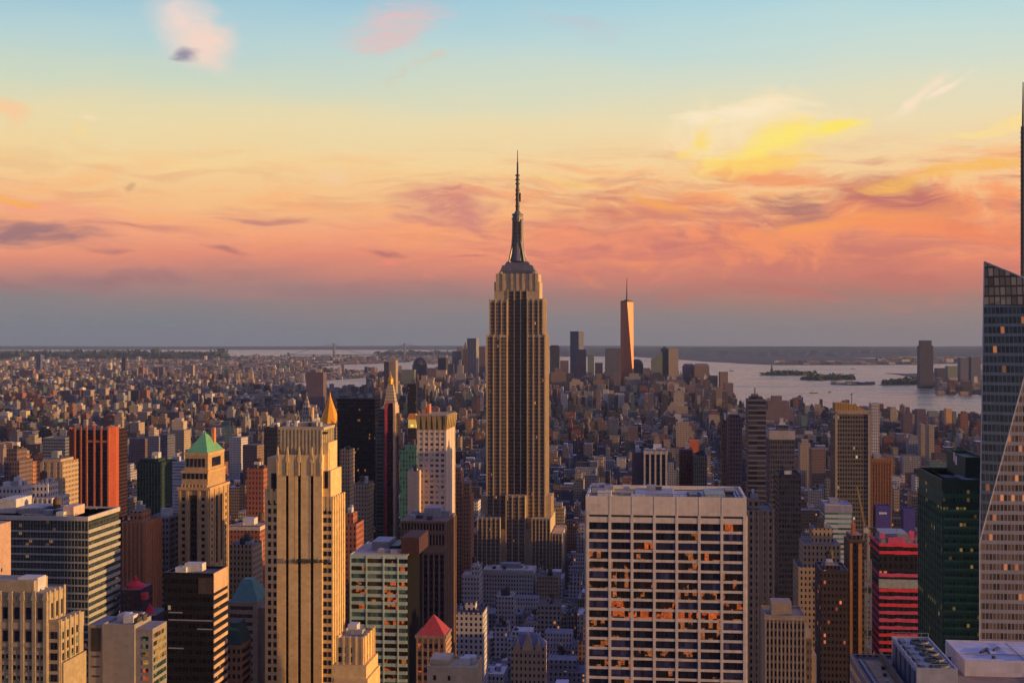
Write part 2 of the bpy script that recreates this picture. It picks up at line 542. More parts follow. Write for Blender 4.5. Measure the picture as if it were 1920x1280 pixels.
def panes(b, rects, face, at_, mats, name='window', thick=.2, limit=100, pick=None):
    """rects: (a0,a1,z0,z1) on a wall plane; each pane a part of its own, past the limit one mesh for the rest"""
    rest = MB()
    for i, (a0, a1, z0, z1) in enumerate(rects):
        mat = pick(i) if pick else rnd.choice(mats)
        w, h = a1 - a0, z1 - z0
        if i >= limit:
            if face == 'n':
                rest.box(a0, a1, at_ - thick, at_, z0, z1, mats.index(mat))
            elif face == 'w':
                rest.box(at_, at_ + thick, a0, a1, z0, z1, mats.index(mat))
            else:
                rest.box(at_ - thick, at_, a0, a1, z0, z1, mats.index(mat))
            continue
        k = (round(w, 2), round(h, 2), face, mat.name, thick)
        if k not in _pane:
            m = MB()
            if face == 'n':
                m.box(-w / 2, w / 2, -thick, 0, -h / 2, h / 2)
            elif face == 'w':
                m.box(0, thick, -w / 2, w / 2, -h / 2, h / 2)
            else:
                m.box(-thick, 0, -w / 2, w / 2, -h / 2, h / 2)
            me = bpy.data.meshes.new(name)
            me.from_pydata(m.v, [], m.f)
            me.materials.append(mat)
            _pane[k] = me
        o = bpy.data.objects.new(name, _pane[k])
        COL.objects.link(o)
        o.parent = b.o
        o.location = ((a0 + a1) / 2, at_, (z0 + z1) / 2) if face == 'n' else (at_, (a0 + a1) / 2, (z0 + z1) / 2)
    if rest.f:
        o = rest.make(name, mats, b.o)
        o['kind'] = 'stuff'


def ribs(mb, face, at_, pos, w, z0, z1, proud):
    """upright piers on a wall"""
    for a in pos:
        if face == 'n':
            mb.box(a - w / 2, a + w / 2, at_ - proud, at_ + .05, z0, z1)
        elif face == 'w':
            mb.box(at_ - .05, at_ + proud, a - w / 2, a + w / 2, z0, z1)
        else:
            mb.box(at_ - proud, at_ + .05, a - w / 2, a + w / 2, z0, z1)


def ledges(mb, face, at_, a0, a1, zs, h, proud):
    for z in zs:
        if face == 'n':
            mb.box(a0, a1, at_ - proud, at_ + .05, z - h / 2, z + h / 2)
        elif face == 'w':
            mb.box(at_ - .05, at_ + proud, a0, a1, z - h / 2, z + h / 2)
        else:
            mb.box(at_ - proud, at_ + .05, a0, a1, z - h / 2, z + h / 2)


def lins(a, b, n):
    return [a + (b - a) * i / (n - 1) for i in range(n)]


M_TANK = stone("tank_wood", (.10, .065, .04))
M_GREY = stone("roof_metal", (.26, .26, .27), .6)
M_PALE = stone("pale_roofing", (.48, .46, .42))
M_DARKROOF = stone("tar_roof", (.06, .055, .055))
M_STEEL = stone("dark_steel", (.05, .048, .05), .5, metal=.4)


def water_tank(b, x, y, z, r=2.0):
    m = MB()
    m.cyl(x, y, r, r, z + 2.2, z + 6, 10).cyl(x, y, r * 1.05, .1, z + 6, z + 7.4, 10)
    for i, j in ((-1, -1), (1, -1), (1, 1), (-1, 1)):
        m.box(x + i * r * .6 - .15, x + i * r * .6 + .15, y + j * r * .6 - .15, y + j * r * .6 + .15, z, z + 2.2)
    b.part(m, 'water_tank', M_TANK)


def clutter(b, x0, x1, y0, y1, z, n=3, mats=None, tank=True, big=True):
    """bulkheads, plant and a parapet on a flat roof"""
    mats = mats or [M_GREY, M_PALE, M_DARKROOF]
    W, Dp = x1 - x0, y1 - y0
    if big:
        m = MB()
        cx, cy = x0 + W * rnd.uniform(.35, .65), y0 + Dp * rnd.uniform(.5, .65)
        m.box(cx - W * .2, cx + W * .2, cy - Dp * .18, cy + Dp * .18, z, z + rnd.uniform(3.5, 5.5))
        b.part(m, 'bulkhead', rnd.choice(mats))
    for i in range(n):
        m = MB()
        cx, cy = rnd.uniform(x0 + 2, x1 - 2), rnd.uniform(y0 + 2, y1 - 2)
        a, c = rnd.uniform(1, 2.6), rnd.uniform(1, 2.6)
        m.box(cx - a, cx + a, cy - c, cy + c, z, z + rnd.uniform(1.4, 3))
        b.part(m, 'vent_unit', rnd.choice(mats))
    if tank:
        water_tank(b, rnd.uniform(x0 + 3, x1 - 3), rnd.uniform(y0 + Dp * .3, y1 - 3), z)


def parapet(mb, x0, x1, y0, y1, z, h=1.2, t=.5, mi=0):
    mb.box(x0, x1, y0, y0 + t, z, z + h, mi)
    mb.box(x0, x1, y1 - t, y1, z, z + h, mi)
    mb.box(x0, x0 + t, y0 + t, y1 - t, z, z + h, mi)
    mb.box(x1 - t, x1, y0 + t, y1 - t, z, z + h, mi)


# ------------------------------------------------------------------ ground, water, hills
def ground_mat():
    m = bpy.data.materials.new("ground_city")
    m.use_nodes = True
    g = NT(m.node_tree)
    pos = g.n('ShaderNodeNewGeometry').outputs['Position']
    a = g.noise(pos, .004, 6, .6)['Fac']
    b = g.noise(pos, .02, 5, .7)['Fac']
    c = g.mix(g.step(.4, .62, b), (.050, .047, .046), (.13, .10, .085))
    c = g.mix(g.step(.56, .68, a), c, (.03, .045, .022))
    p = g.n('ShaderNodeBsdfPrincipled')
    g.put(p.inputs['Base Color'], c)
    p.inputs['Roughness'].default_value = .9
    p.inputs['Specular IOR Level'].default_value = .1
    o = g.n('ShaderNodeOutputMaterial')
    g.t.links.new(p.outputs[0], o.inputs[0])
    return m


def water_mat():
    m = bpy.data.materials.new("harbour_water")
    m.use_nodes = True
    g = NT(m.node_tree)
    pos = g.n('ShaderNodeNewGeometry').outputs['Position']
    x, y, z = g.sep(pos)
    p = g.n('ShaderNodeBsdfPrincipled')
    st = g.noise(g.xyz(g.m('MULTIPLY', x, .25), y), .004, 5, .6, .4)['Fac']
    p.inputs['Base Color'].default_value = (.36, .26, .13, 1)  # tan base colour stands in for warm sky reflected on the water
    g.put(p.inputs['Roughness'], g.m('ADD', .12, g.m('MULTIPLY', g.step(.38, .66, st), .26)))
    p.inputs['IOR'].default_value = 1.6
    bp = g.n('ShaderNodeBump')
    bp.inputs['Strength'].default_value = 1.0
    bp.inputs['Distance'].default_value = 8.0
    g.put(bp.inputs['Height'], g.noise(g.xyz(g.m('MULTIPLY', x, .6), y), .05, 4, .6)['Fac'])
    g.t.links.new(bp.outputs[0], p.inputs['Normal'])
    o = g.n('ShaderNodeOutputMaterial')
    g.t.links.new(p.outputs[0], o.inputs[0])
    return m


M_GROUND, M_WATER = ground_mat(), water_mat()
M_LAND = stone("shore_land", (.060, .060, .050), .95, .6, .01)
M_HILL = stone("wooded_hills", (.035, .045, .03), .95, .5, .0015)
M_LEAF = stone("dark_foliage", (.04, .055, .022), .95, .6, .03)


def sheet(name, pts, z, mat):
    m = MB()
    m.face([(p[0], p[1], z) for p in pts])
    if sum(m.v[i][0] * m.v[(i + 1) % len(m.v)][1] - m.v[(i + 1) % len(m.v)][0] * m.v[i][1] for i in range(len(m.v))) < 0:
        m.v.reverse()
    o = m.make(name, mat)
    o['kind'] = 'structure'
    return o


sheet('ground', [(-17500, -1500), (17500, -1500), (17500, 36500), (-17500, 36500)], 0, M_GROUND)


def shore(pts, n=5, amp=.012):
    """ground outline from a list of far points, with an uneven coast"""
    r = random.Random(len(pts))
    g = [ground_pt(*p) for p in pts]
    out = []
    for a, b in zip(g, g[1:] + g[:1]):
        L = math.hypot(b[0] - a[0], b[1] - a[1])
        for i in range(n):
            t = i / n
            k = 0 if i == 0 else r.uniform(-1, 1) * L * amp
            out.append((a[0] + (b[0] - a[0]) * t + k, a[1] + (b[1] - a[1]) * t + k * .8))
    return out


WATERS = []


def water(name, pts):
    s = shore(pts)
    WATERS.append(s)
    return sheet(name, s, .8, M_WATER)


water('harbour_water', [(1330, 778), (1500, 774), (1700, 786), (1860, 800), (2150, 815), (2150, 683), (1860, 682), (1600, 683), (1440, 684), (1320, 678), (1180, 668), (1000, 668), (905, 672), (880, 690), (1000, 720), (1330, 700)])
water('bay_water', [(-350, 667), (300, 667.5), (560, 669), (780, 669), (1050, 668), (1050, 656), (-350, 655)])
water('strait_water', [(1600, 671.5), (2100, 675), (2100, 670), (1700, 668.5)])
water('river_water', [(500, 727), (590, 732), (730, 732), (730, 704), (690, 708), (600, 714), (515, 721)])
water('basin_water', [(590, 690), (690, 696), (790, 700), (860, 690), (780, 678), (700, 682), (640, 684)])


def in_water(x, y):
    for poly in WATERS:
        c = False
        j = len(poly) - 1
        for i in range(len(poly)):
            xi, yi = poly[i]
            xj, yj = poly[j]
            if (yi > y) != (yj > y) and x < (xj - xi) * (y - yi) / (yj - yi) + xi:
                c = not c
            j = i
        if c:
            return True
    return False


def hills(name, px0, px1, Y0, Y1, crest, seed, nx=90, ny=8):
    r = random.Random(seed)
    ph = [(r.uniform(.5, 9), r.uniform(0, 6.3), r.uniform(.2, 1)) for _ in range(9)]
    m = MB()
    for j in range(ny + 1):
        for i in range(nx + 1):
            px = px0 + (px1 - px0) * i / nx
            t = j / ny
            Y = Y0 + (Y1 - Y0) * t
            h = CH - (crest(px) - HZ) * Y1 / F
            k = sum(a * math.sin(f * i / nx * 9 + p + t * 3) for f, p, a in ph) / 4
            z = max(0, h * (.45 + .55 * math.sin(t * 1.57)) * min(1, t * 4) * (1 + .1 * k * (1 if t < 1 else .6))) - (2 if j == 0 else 0)
            m.v.append(((px - 960) * Y / F, Y + r.uniform(-200, 200), z))
    for j in range(ny):
        for i in range(nx):
            a = j * (nx + 1) + i
            m.f.append((a, a + 1, a + nx + 2, a + nx + 1))
            m.mi.append(0)
    o = m.make(name, M_HILL)
    o['kind'] = 'structure'


hills('hills', -250, 2150, 31200, 35500, lambda px: 648.5 + .7 * math.sin(px / 210), 3)
hills('hills', 1040, 2150, 19000, 24000, lambda px: 652.5 - 2.5 * math.exp(-((px - 1450) / 260) ** 2) + 1.0 * math.sin(px / 90), 5)


def island(name, pts, h):
    m = MB()
    s = shore(pts, 4, .02)
    if sum(s[i][0] * s[(i + 1) % len(s)][1] - s[(i + 1) % len(s)][0] * s[i][1] for i in range(len(s))) < 0:
        s.reverse()
    m.prism(s, .5, h)
    o = m.make(name, M_LAND)
    o['kind'] = 'structure'
    return s


def wood(name, pts_fn, n, size, seed, mat=None):
    """a far wood that reads as one mass: many leaf clumps in one object"""
    r = random.Random(seed)
    m = MB()
    for _ in range(n):
        x, y, z = pts_fn(r)
        s = size * r.uniform(.6, 1.3)
        for k in range(5):
            c = Vector((x + r.gauss(0, s * .5), y + r.gauss(0, s * .5), z + s * r.uniform(.3, 1.1)))
            a, b = [Vector((r.gauss(0, 1), r.gauss(0, 1), r.gauss(0, .7))) * s * .4 for _ in (0, 1)]
            m.face([c - a - b, c + a - b, c + a + b, c - a + b])
    o = m.make(name, mat or M_LEAF)
    o['kind'] = 'stuff'
    return o


def over(pts):
    xs = [p[0] for p in pts]
    ys = [p[1] for p in pts]

    def fn(r):
        while True:
            x, y = r.uniform(min(xs), max(xs)), r.uniform(min(ys), max(ys))
            c = False
            j = len(pts) - 1
            for i in range(len(pts)):
                if (pts[i][1] > y) != (pts[j][1] > y) and x < (pts[j][0] - pts[i][0]) * (y - pts[i][1]) / (pts[j][1] - pts[i][1]) + pts[i][0]:
                    c = not c
                j = i
            if c:
                return x, y, 2
    return fn


isl = island('island', [(1424, 704), (1470, 704.5), (1528, 703.5), (1524, 701.5), (1450, 701)], 4)
wood('island_trees', over(isl), 130, 17, 1)
isl2 = island('island', [(1500, 712), (1540, 714), (1600, 712.5), (1598, 709.5), (1530, 708.5)], 4)
wood('island_trees', over(isl2), 130, 17, 2)
isl3 = island('island', [(1555, 721), (1600, 722.5), (1638, 722), (1636, 719.5), (1600, 719)], 3)
spit = island('far_shore', [(1648, 722), (1700, 722.5), (1742, 721), (1760, 732), (1800, 738), (1860, 741), (2150, 752), (2150, 690), (1800, 692), (1742, 700), (1700, 701), (1660, 700), (1742, 712), (1700, 715)], 3)
wood('shore_trees', over([ground_pt(*p) for p in ((1650, 722), (1740, 721), (1740, 716), (1700, 717))]), 120, 16, 4)
port = island('port_land', [(1445, 684.5), (1580, 684.5), (1740, 684), (1740, 679), (1500, 679)], 4)
tip = island('far_shore', [(690, 668), (880, 669), (880, 665), (720, 664.5)], 3)
wood('shore_trees', over([ground_pt(*p) for p in ((700, 667.5), (870, 668), (870, 666), (720, 666))]), 220, 40, 6)
wood('park_trees', over([ground_pt(*p) for p in ((-40, 806), (130, 806), (130, 796), (-40, 797))]), 500, 15, 7)
wood('park_trees', over([ground_pt(*p) for p in ((380, 806), (470, 806), (470, 800), (380, 800))]), 250, 14, 8)
wood('park_trees', over([ground_pt(*p) for p in ((0, 675), (420, 675), (420, 672), (0, 672))]), 600, 60, 9)
wood('park_trees', over([ground_pt(*p) for p in ((1220, 808), (1290, 808), (1290, 800), (1220, 800))]), 160, 13, 10)


def statue():
    x, y = ground_pt(1447, 703)
    o = bpy.data.objects.new('statue', None)
    o.location = (x, y, 4)
    COL.objects.link(o)
    tag(o, 'tiny dark statue with raised torch on a pedestal on the far island', 'statue')
    m = MB()
    m.box(-26, 26, -26, 26, 0, 9).frus(-10, 10, -10, 10, 9, -7, 7, -7, 7, 46)
    m.make('pedestal', M_LAND, o)
    g = stone('green_bronze', (.10, .17, .14))
    m = MB()
    m.frus(-5.5, 5.5, -5, 5, 46, -3.6, 3.6, -3, 3, 76).frus(-3.6, 3.6, -3, 3, 76, -1.6, 1.6, -1.5, 1.5, 79).cyl(0, 0, 2, 1.7, 79, 84, 8).pyr(-2.4, 2.4, -2.4, 2.4, 84, 86.5)
    m.beam((-3.2, 0, 75), (-5.6, 0, 89), 1.8).beam((3, -1, 73), (4.4, -2, 66), 1.8)
    m.make('figure', g, o)
    m = MB()
    m.cyl(-5.7, 0, .8, 1.5, 89, 91, 8).cyl(-5.7, 0, 1.2, .1, 91, 93, 8)
    m.make('torch', g, o)


statue()


def boat(px, py, L, label, rz):
    x, y = ground_pt(px, py)
    o = bpy.data.objects.new('boat', None)
    o.location = (x, y, .8)
    o.rotation_euler = (0, 0, rz)
    COL.objects.link(o)
    tag(o, label, 'boat')
    w = L * .13
    m = MB()
    m.prism([(-L / 2, -w), (L * .3, -w), (L / 2, 0), (L * .3, w), (-L / 2, w)], -.4, L * .08)
    m.make('hull', M_STEEL, o)
    m = MB()
    m.box(-L * .35, L * .15, -w * .75, w * .75, L * .08, L * .19)
    m.box(-L * .1, L * .1, -w * .55, w * .55, L * .19, L * .26)
    m.make('cabin', M_PALE, o)
    m = MB()
    m.cyl(-L * .2, 0, w * .25, w * .2, L * .19, L * .34, 8)
    m.make('funnel', M_STEEL, o)


boat(1527, 737, 46, 'dark ferry crossing the open harbour below the second island', .1)
boat(1556, 736, 22, 'small workboat just right of the dark ferry', .3)
boat(1372, 696, 40, 'faint ship on the far water left of the statue island', -.2)
boat(1600, 692, 42, 'low ship between the port land and the islands', .05)


def bridge():
    o = bpy.data.objects.new('suspension_bridge', None)
    Y = 15500
    o.location = ((692 - 960) * Y / F, Y, 0)
    o.rotation_euler = (0, 0, R(-12))
    COL.objects.link(o)
    tag(o, 'far grey suspension bridge with two tall towers on the horizon', 'bridge')
    mat = stone('bridge_steel', (.16, .17, .19))
    hw = 68 * Y / F / math.cos(R(12))
    for sx in (-1, 1):
        m = MB()
        for yy in (-15, 15):
            m.frus(sx * hw - 8, sx * hw + 8, yy - 6, yy + 6, 0, sx * hw - 5.5, sx * hw + 5.5, yy - 5, yy + 5, 211)
        for z in (62, 140, 198):
            m.box(sx * hw - 5, sx * hw + 5, -10, 10, z, z + 11)
        m.make('tower', mat, o)
    m = MB()
    m.box(-hw - 620, hw + 620, -14, 14, 66, 73)
    m.make('deck', mat, o)
    for yy in (-15, 15):
        m = MB()
        pts = [(-hw - 560, yy, 70)] + [(x, yy, 80 + 125 * (x / hw) ** 2) for x in lins(-hw, hw, 15)] + [(hw + 560, yy, 70)]
        for a, b in zip(pts, pts[1:]):
            m.beam(a, b, 2.2)
        m.make('cable', mat, o)


bridge()
# ------------------------------------------------------------------ named buildings
GL = glass('glass_dark', (.012, .012, .022), .14)
GL2 = glass('glass_blue', (.030, .030, .06), .10)
GLW = glass('glass_warm', (.02, .015, .015), .14, lit=.33, litc=(1, .27, .06), power=.38)
GLO = glass('glass_orange', (.04, .02, .015), .14, lit=.42, litc=(1, .17, .03), power=.6)  # emission also stands for sunset reflected in the panes
GLY = glass('glass_yellow', (.04, .03, .015), .14, lit=.50, litc=(1, .50, .08), power=.5)
GLT = glass('glass_teal', (.05, .10, .09), .10)
GLG = glass('glass_green', (.015, .035, .03), .10, lit=.34, litc=(.6, .7, .2), power=.2)


# ---- the tall stepped tower with the mast
def spire_tower():
    b = Bld('skyscraper', 'tall stepped art deco stone tower with a mast, tallest in the middle of the view', 'skyscraper',
            912, 1022, 514, 1280, 40, 'central mast tower')
    st = stone('deco_limestone', (.44, .335, .20), .85, .4)
    strip = fac('deco_window_strip', (.20, .145, .10), (.022, .018, .018), bay=1.55, floor=3.75, ww=.62, wh=.55, lit=.006, litc=(1, .35, .08), power=.6)
    strip2 = fac('deco_window_strip_dark', (.13, .095, .065), (.010, .008, .010), bay=1.55, floor=3.75, ww=.7, wh=.6, lit=.004, litc=(1, .35, .08), power=.6)
    metal = stone('mast_metal', (.17, .16, .15), .45, .4, .3, .5)
    x, z = b.x, b.z
    m = MB()
    tops = {}

    def tier(pa, pb, py, y0, y1, z0=0):
        m.box(x(pa), x(pb), y0, y1, z0, z(py))
        return x(pa), x(pb), z(py)
    # lower wings and setbacks, then the shaft with its recessed middle, then the upper tiers
    tier(876, 899, 995, -12, 46)
    tier(1036, 1056, 995, -12, 46)
    tier(898, 941, 968, -13, 48)
    tier(999, 1034, 968, -13, 48)
    m.box(x(941), x(999), -8, 48, 0, z(990))
    tier(950, 987, 927, -9.5, 0)
    tier(901, 913, 931, 3, 38)
    tier(1021, 1032, 931, 3, 38)
    m.box(x(912), x(951), 0, 40, 0, z(628))
    m.box(x(988), x(1022), 0, 40, 0, z(628))
    m.box(x(950.9), x(988.1), 3.2, 36.8, 0, z(541))
    m.box(x(917), x(951), .9, 39, z(628), z(562))
    m.box(x(988), x(1018), .9, 39, z(628), z(560))
    m.box(x(926), x(1011), 3.1, 36, z(562) - 6, z(528))
    m.box(x(929), x(1009), 3.4, 35.5, z(528), z(513))
    for a, c in ((929, 934), (941, 946), (957, 961), (967, 972), (978, 982), (992, 997), (1003, 1008)):
        m.box(x(a), x(c), 2.4, 3.3, z(545), z(512.5))
    # shoulders of the crown
    m.box(x(934), x(940), 3, 8, z(513), z(509))
    m.box(x(998), x(1004), 3, 8, z(513), z(509))
    # piers
    fr = lins(x(912) + .4, x(951) - .4, 4)[:-1] + lins(x(988) + .6, x(1022) - .4, 4)
    ribs(m, 'n', 0, fr, 1.2, z(968), z(628) + .8, .55)
    ribs(m, 'n', .9, [a for a in (x(918), x(928.5), x(940), x(950), x(989), x(999), x(1009), x(1017))], 1.1, z(628), z(562) + .8, .5)
    ribs(m, 'n', 3.2, (x(951.6), x(963.5), x(975.5), x(987.4)), 1.0, z(927), z(541), .6)
    ribs(m, 'n', -9.5, lins(x(950) + .4, x(987) - .4, 4), 1.0, 0, z(927) + .8, .5)
    ribs(m, 'n', -13, lins(x(898) + .4, x(941) - .4, 6), .9, 0, z(968) + .8, .45)
    ribs(m, 'n', -13, lins(x(999) + .4, x(1034) - .4, 6), .9, 0, z(968) + .8, .45)
    ribs(m, 'n', -12, lins(x(876) + .4, x(899) - .4, 4), .9, 0, z(995) + .8, .45)
    ribs(m, 'n', -12, lins(x(1036) + .6, x(1056) - .4, 4), .9, 0, z(995) + .8, .45)
    ribs(m, 'w', x(1022), (.6, 8, 16, 24, 32, 39.4), 1.6, z(931), z(628) + .8, .6)
    ribs(m, 'w', x(1018), (1.5, 9, 17, 25, 33, 38), 1.4, z(628), z(560) + .8, .5)
    ribs(m, 'w', x(1032), (3.6, 12, 21, 30, 37.4), 1.2, 0, z(931) + .8, .5)
    for px in (912, 917):
        pass
    b.part(m, 'wall', st)

    def strips(face, at_, edges, z0, z1, mat, w=.9):
        for e0, e1 in zip(edges, edges[1:]):
            q = MB()
            mid, hw = (e0 + e1) / 2, (e1 - e0) / 2 - w * .62
            if face == 'n':
                q.box(mid - hw, mid + hw, at_ - .12, at_ + .02, z0, z1)
            else:
                q.box(at_ - .02, at_ + .12, mid - hw, mid + hw, z0, z1)
            b.part(q, 'window_strip', mat)
    strips('n', 0, lins(x(912) + .4, x(951) - .4, 4), z(968), z(632), strip)
    strips('n', 0, lins(x(988) + .6, x(1022) - .4, 4), z(968), z(632), strip)
    strips('n', .9, [x(918), x(928.5), x(940), x(950)], z(627), z(566), strip)
    strips('n', .9, [x(989), x(999), x(1009), x(1017)], z(627), z(564), strip)
    strips('n', 3.2, [x(951.6), x(963.5), x(975.5), x(987.4)], z(926), z(546), strip2)
    strips('n', -9.5, lins(x(950) + .4, x(987) - .4, 4), 2, z(930), strip, .8)
    strips('n', -13, lins(x(898) + .4, x(941) - .4, 6), 2, z(971), strip, .7)
    strips('n', -13, lins(x(999) + .4, x(1034) - .4, 6), 2, z(971), strip, .7)
    strips('n', -12, lins(x(876) + .4, x(899) - .4, 4), 2, z(998), strip, .7)
    strips('n', -12, lins(x(1036) + .6, x(1056) - .4, 4), 2, z(998), strip, .7)
    strips('w', x(1022), (.6, 8, 16, 24, 32, 39.4), z(931), z(633), strip, 2.4)
    strips('w', x(1018), (1.5, 9, 17, 25, 33, 38), z(627), z(566), strip, 2.2)
    # crown: observation storey, stepped drum and flared mast shaft
    cx, cy = x(970.5, 20), 19.5
    m = MB()
    m.box(x(938, 10), x(1003, 10), 8, 31, z(513), z(506))
    m.frus(x(938.5, 10), x(1002, 10), 8.4, 30.6, z(506), x(942, 10), x(998, 10), 10, 29, z(496))
    m.frus(x(946, 12), x(994, 12), 11, 28, z(496), x(950, 12), x(990, 12), 12.5, 26.5, z(489))
    for a in lins(x(940, 10), x(1001, 10), 12):
        m.box(a - .3, a + .3, 7.8, 8.4, z(512), z(505.5))
    b.part(m, 'observation_deck', metal)
    m = MB()
    r = (x(988, 20) - x(953, 20)) / 2

    def drum(r0, r1, pa, pb):
        m.cyl(cx, cy, r0, r1, z(pa, 20), z(pb, 20), 16)
    drum(r, r * .8, 490, 478)
    drum(r * .8, r * .68, 478, 462)
    drum(r * .68, r * .60, 462, 440)
    drum(r * .60, r * .57, 440, 412)
    drum(r * .64, r * .64, 412, 409)
    drum(r * .56, r * .52, 409, 404)
    drum(r * .62, r * .58, 404, 401)
    drum(r * .42, r * .2, 401, 395)
    for k in range(4):
        an = math.pi / 4 + k * math.pi / 2
        dx, dy = math.cos(an), math.sin(an)
        q = [(cx + dx * r * 1.1, cy + dy * r * 1.1, z(492, 20)), (cx + dx * r * .58, cy + dy * r * .58, z(455, 20)), (cx + dx * r * .56, cy + dy * r * .56, z(412, 20))]
        m.beam(q[0], q[1], 1.9)
        m.beam(q[1], q[2], 1.5)
    b.part(m, 'mast', metal)
    q = MB()
    for s in (-.34, 0, .34):
        q.box(cx + s * r - .55, cx + s * r + .55, cy - r * .66, cy - r * .5, z(478, 20), z(416, 20))
    b.part(q, 'mast_window', strip2)
    m = MB()
    m.cyl(cx, cy, 1.9, 1.7, z(398, 20), z(352, 20), 10).cyl(cx, cy, 1.45, 1.3, z(352, 20), z(328, 20), 10)
    m.cyl(cx, cy, .95, .8, z(328, 20), z(305, 20), 8).cyl(cx, cy, .5, .3, z(305, 20), z(282, 20), 8)
    for py in (388, 376, 366, 358, 346, 338, 330):
        m.cyl(cx, cy, 2.3, 2.3, z(py, 20), z(py - 2.2, 20), 10)
    m.box(cx + 1.6, cx + 3.2, cy - 1, cy + 1, z(378, 20), z(362, 20))
    b.part(m, 'antenna', M_STEEL)
    clutter(b, x(899), x(938), -12, -2, z(968), 2, tank=False, big=False)


spire_tower()


# ---- broad travertine slab in the middle foreground
def grid_slab():
    b = Bld('office_tower', 'broad pale travertine office slab with seven wide window bays per floor', 'office building', 1098, 1400, 966, 440, 34, 'broad pale gridded slab')
    st = stone('travertine', (.60, .51, .40), .7, .4)
    x, z, W = b.x, b.z, b.W
    h = W / 2
    m = MB()
    ztop = b.z(931)
    zb = z(966)
    m.box(-h, h, 0, b.D, zb, ztop - 1.6)
    m.box(-h, h, .4, b.D, 0, zb)
    parapet(m, -h, h, 0, b.D, ztop - 1.6, 1.6, .8)
    cols = lins(-h + .7, h - .7, 8)
    ribs(m, 'n', .9, cols, .92, 0, zb, .9)
    FL = 18.42 * b.C[1] / F
    tops = [z(980.5) - FL * k for k in range(24)]          # top of each window row
    m.box(-h, h, .08, .95, tops[0], zb - .75)
    for t in tops:
        m.box(-h, h, .08, .95, t - FL, t - FL * .73)
    for c in cols[1:-1]:
        m.box(c - .10, c + .10, -.06, .02, zb, ztop)
    ribs(m, 'w', h, lins(1, b.D - 1, 5), 1.3, 0, zb, .3)
    ribs(m, 'e', -h, lins(1, b.D - 1, 5), 1.3, 0, zb, .3)
    b.part(m, 'wall', st)
    rects, kinds = [], []
    rr = random.Random(5)
    for k in range(22):
        for i, (c0, c1) in enumerate(zip(cols, cols[1:])):
            rects.append((c0 + .47, c1 - .47, tops[k] - FL * .73, tops[k]))
            q = rr.random()
            if k == 9:
                t = GLO if q < .6 else GLW
            elif k in (7, 8, 10):
                t = GLO if q < .14 else GLW if q < .5 else GL2 if q < .8 else GL
            elif k in (4, 5, 6):
                t = GLW if q < .42 else GL2 if q < .75 else GL
            else:
                t = GLO if q < .03 else GLW if q < .2 else GL2 if q < .55 else GL
            kinds.append(t)
    mats = [GL, GL2, GLW, GLO]
    panes(b, rects, 'n', .36, mats, 'window', .12, 100, pick=lambda i: kinds[i])
    for c0, c1 in zip(cols, cols[1:]):
        q = MB()
        q.box(c0 + .47, c1 - .47, .2, .38, zb - .75, zb)
        b.part(q, 'louvre', M_STEEL)
    # roof
    zr = ztop - 1.6
    for nm, (a, c, y0, y1, hh), mt in (('roof_terrace', (1136, 1188, 6, 26, 1.0), stone('yellow_gravel', (.46, .31, .12))),
                                      ('bulkhead', (1190, 1262, 8, 28, 1.3), M_GREY), ('bulkhead', (1322, 1360, 8, 27, 1.6), stone('green_roofing', (.30, .33, .27))),
                                      ('machine_pit', (1290, 1316, 6, 24, .5), M_DARKROOF), ('machine_pit', (1364, 1388, 6, 26, .6), M_DARKROOF)):
        q = MB()
        q.box(x(a, y0), x(c, y0), y0, y1, zr, zr + hh)
        b.part(q, nm, mt)
    for px in (1262, 1378, 1384):
        q = MB()
        q.box(x(px, 10), x(px + 3, 10), 5, 30, zr, zr + 1.0)
        b.part(q, 'duct', M_PALE)
    q = MB()
    q.cyl(x(1142, 24), 24, 1.6, 1.6, zr, zr + 3, 10)
    b.part(q, 'vent_unit', M_STEEL)
    clutter(b, x(1105), x(1390), 3, 30, zr, 16, tank=False, big=False)
    for y0 in (4, 29):
        q = MB()
        q.box(x(1110), x(1380), y0, y0 + .3, zr + .4, zr + .7)
        b.part(q, 'roof_pipe', M_STEEL)
    q = MB()
    for a in lins(-h + .5, h - .5, 30):
        q.box(a, a + .08, .3, .4, ztop, ztop + .9)
    q.box(-h + .5, h - .5, .3, .4, ztop + .85, ztop + .95)
    b.part(q, 'guard_rail', M_STEEL)


grid_slab()


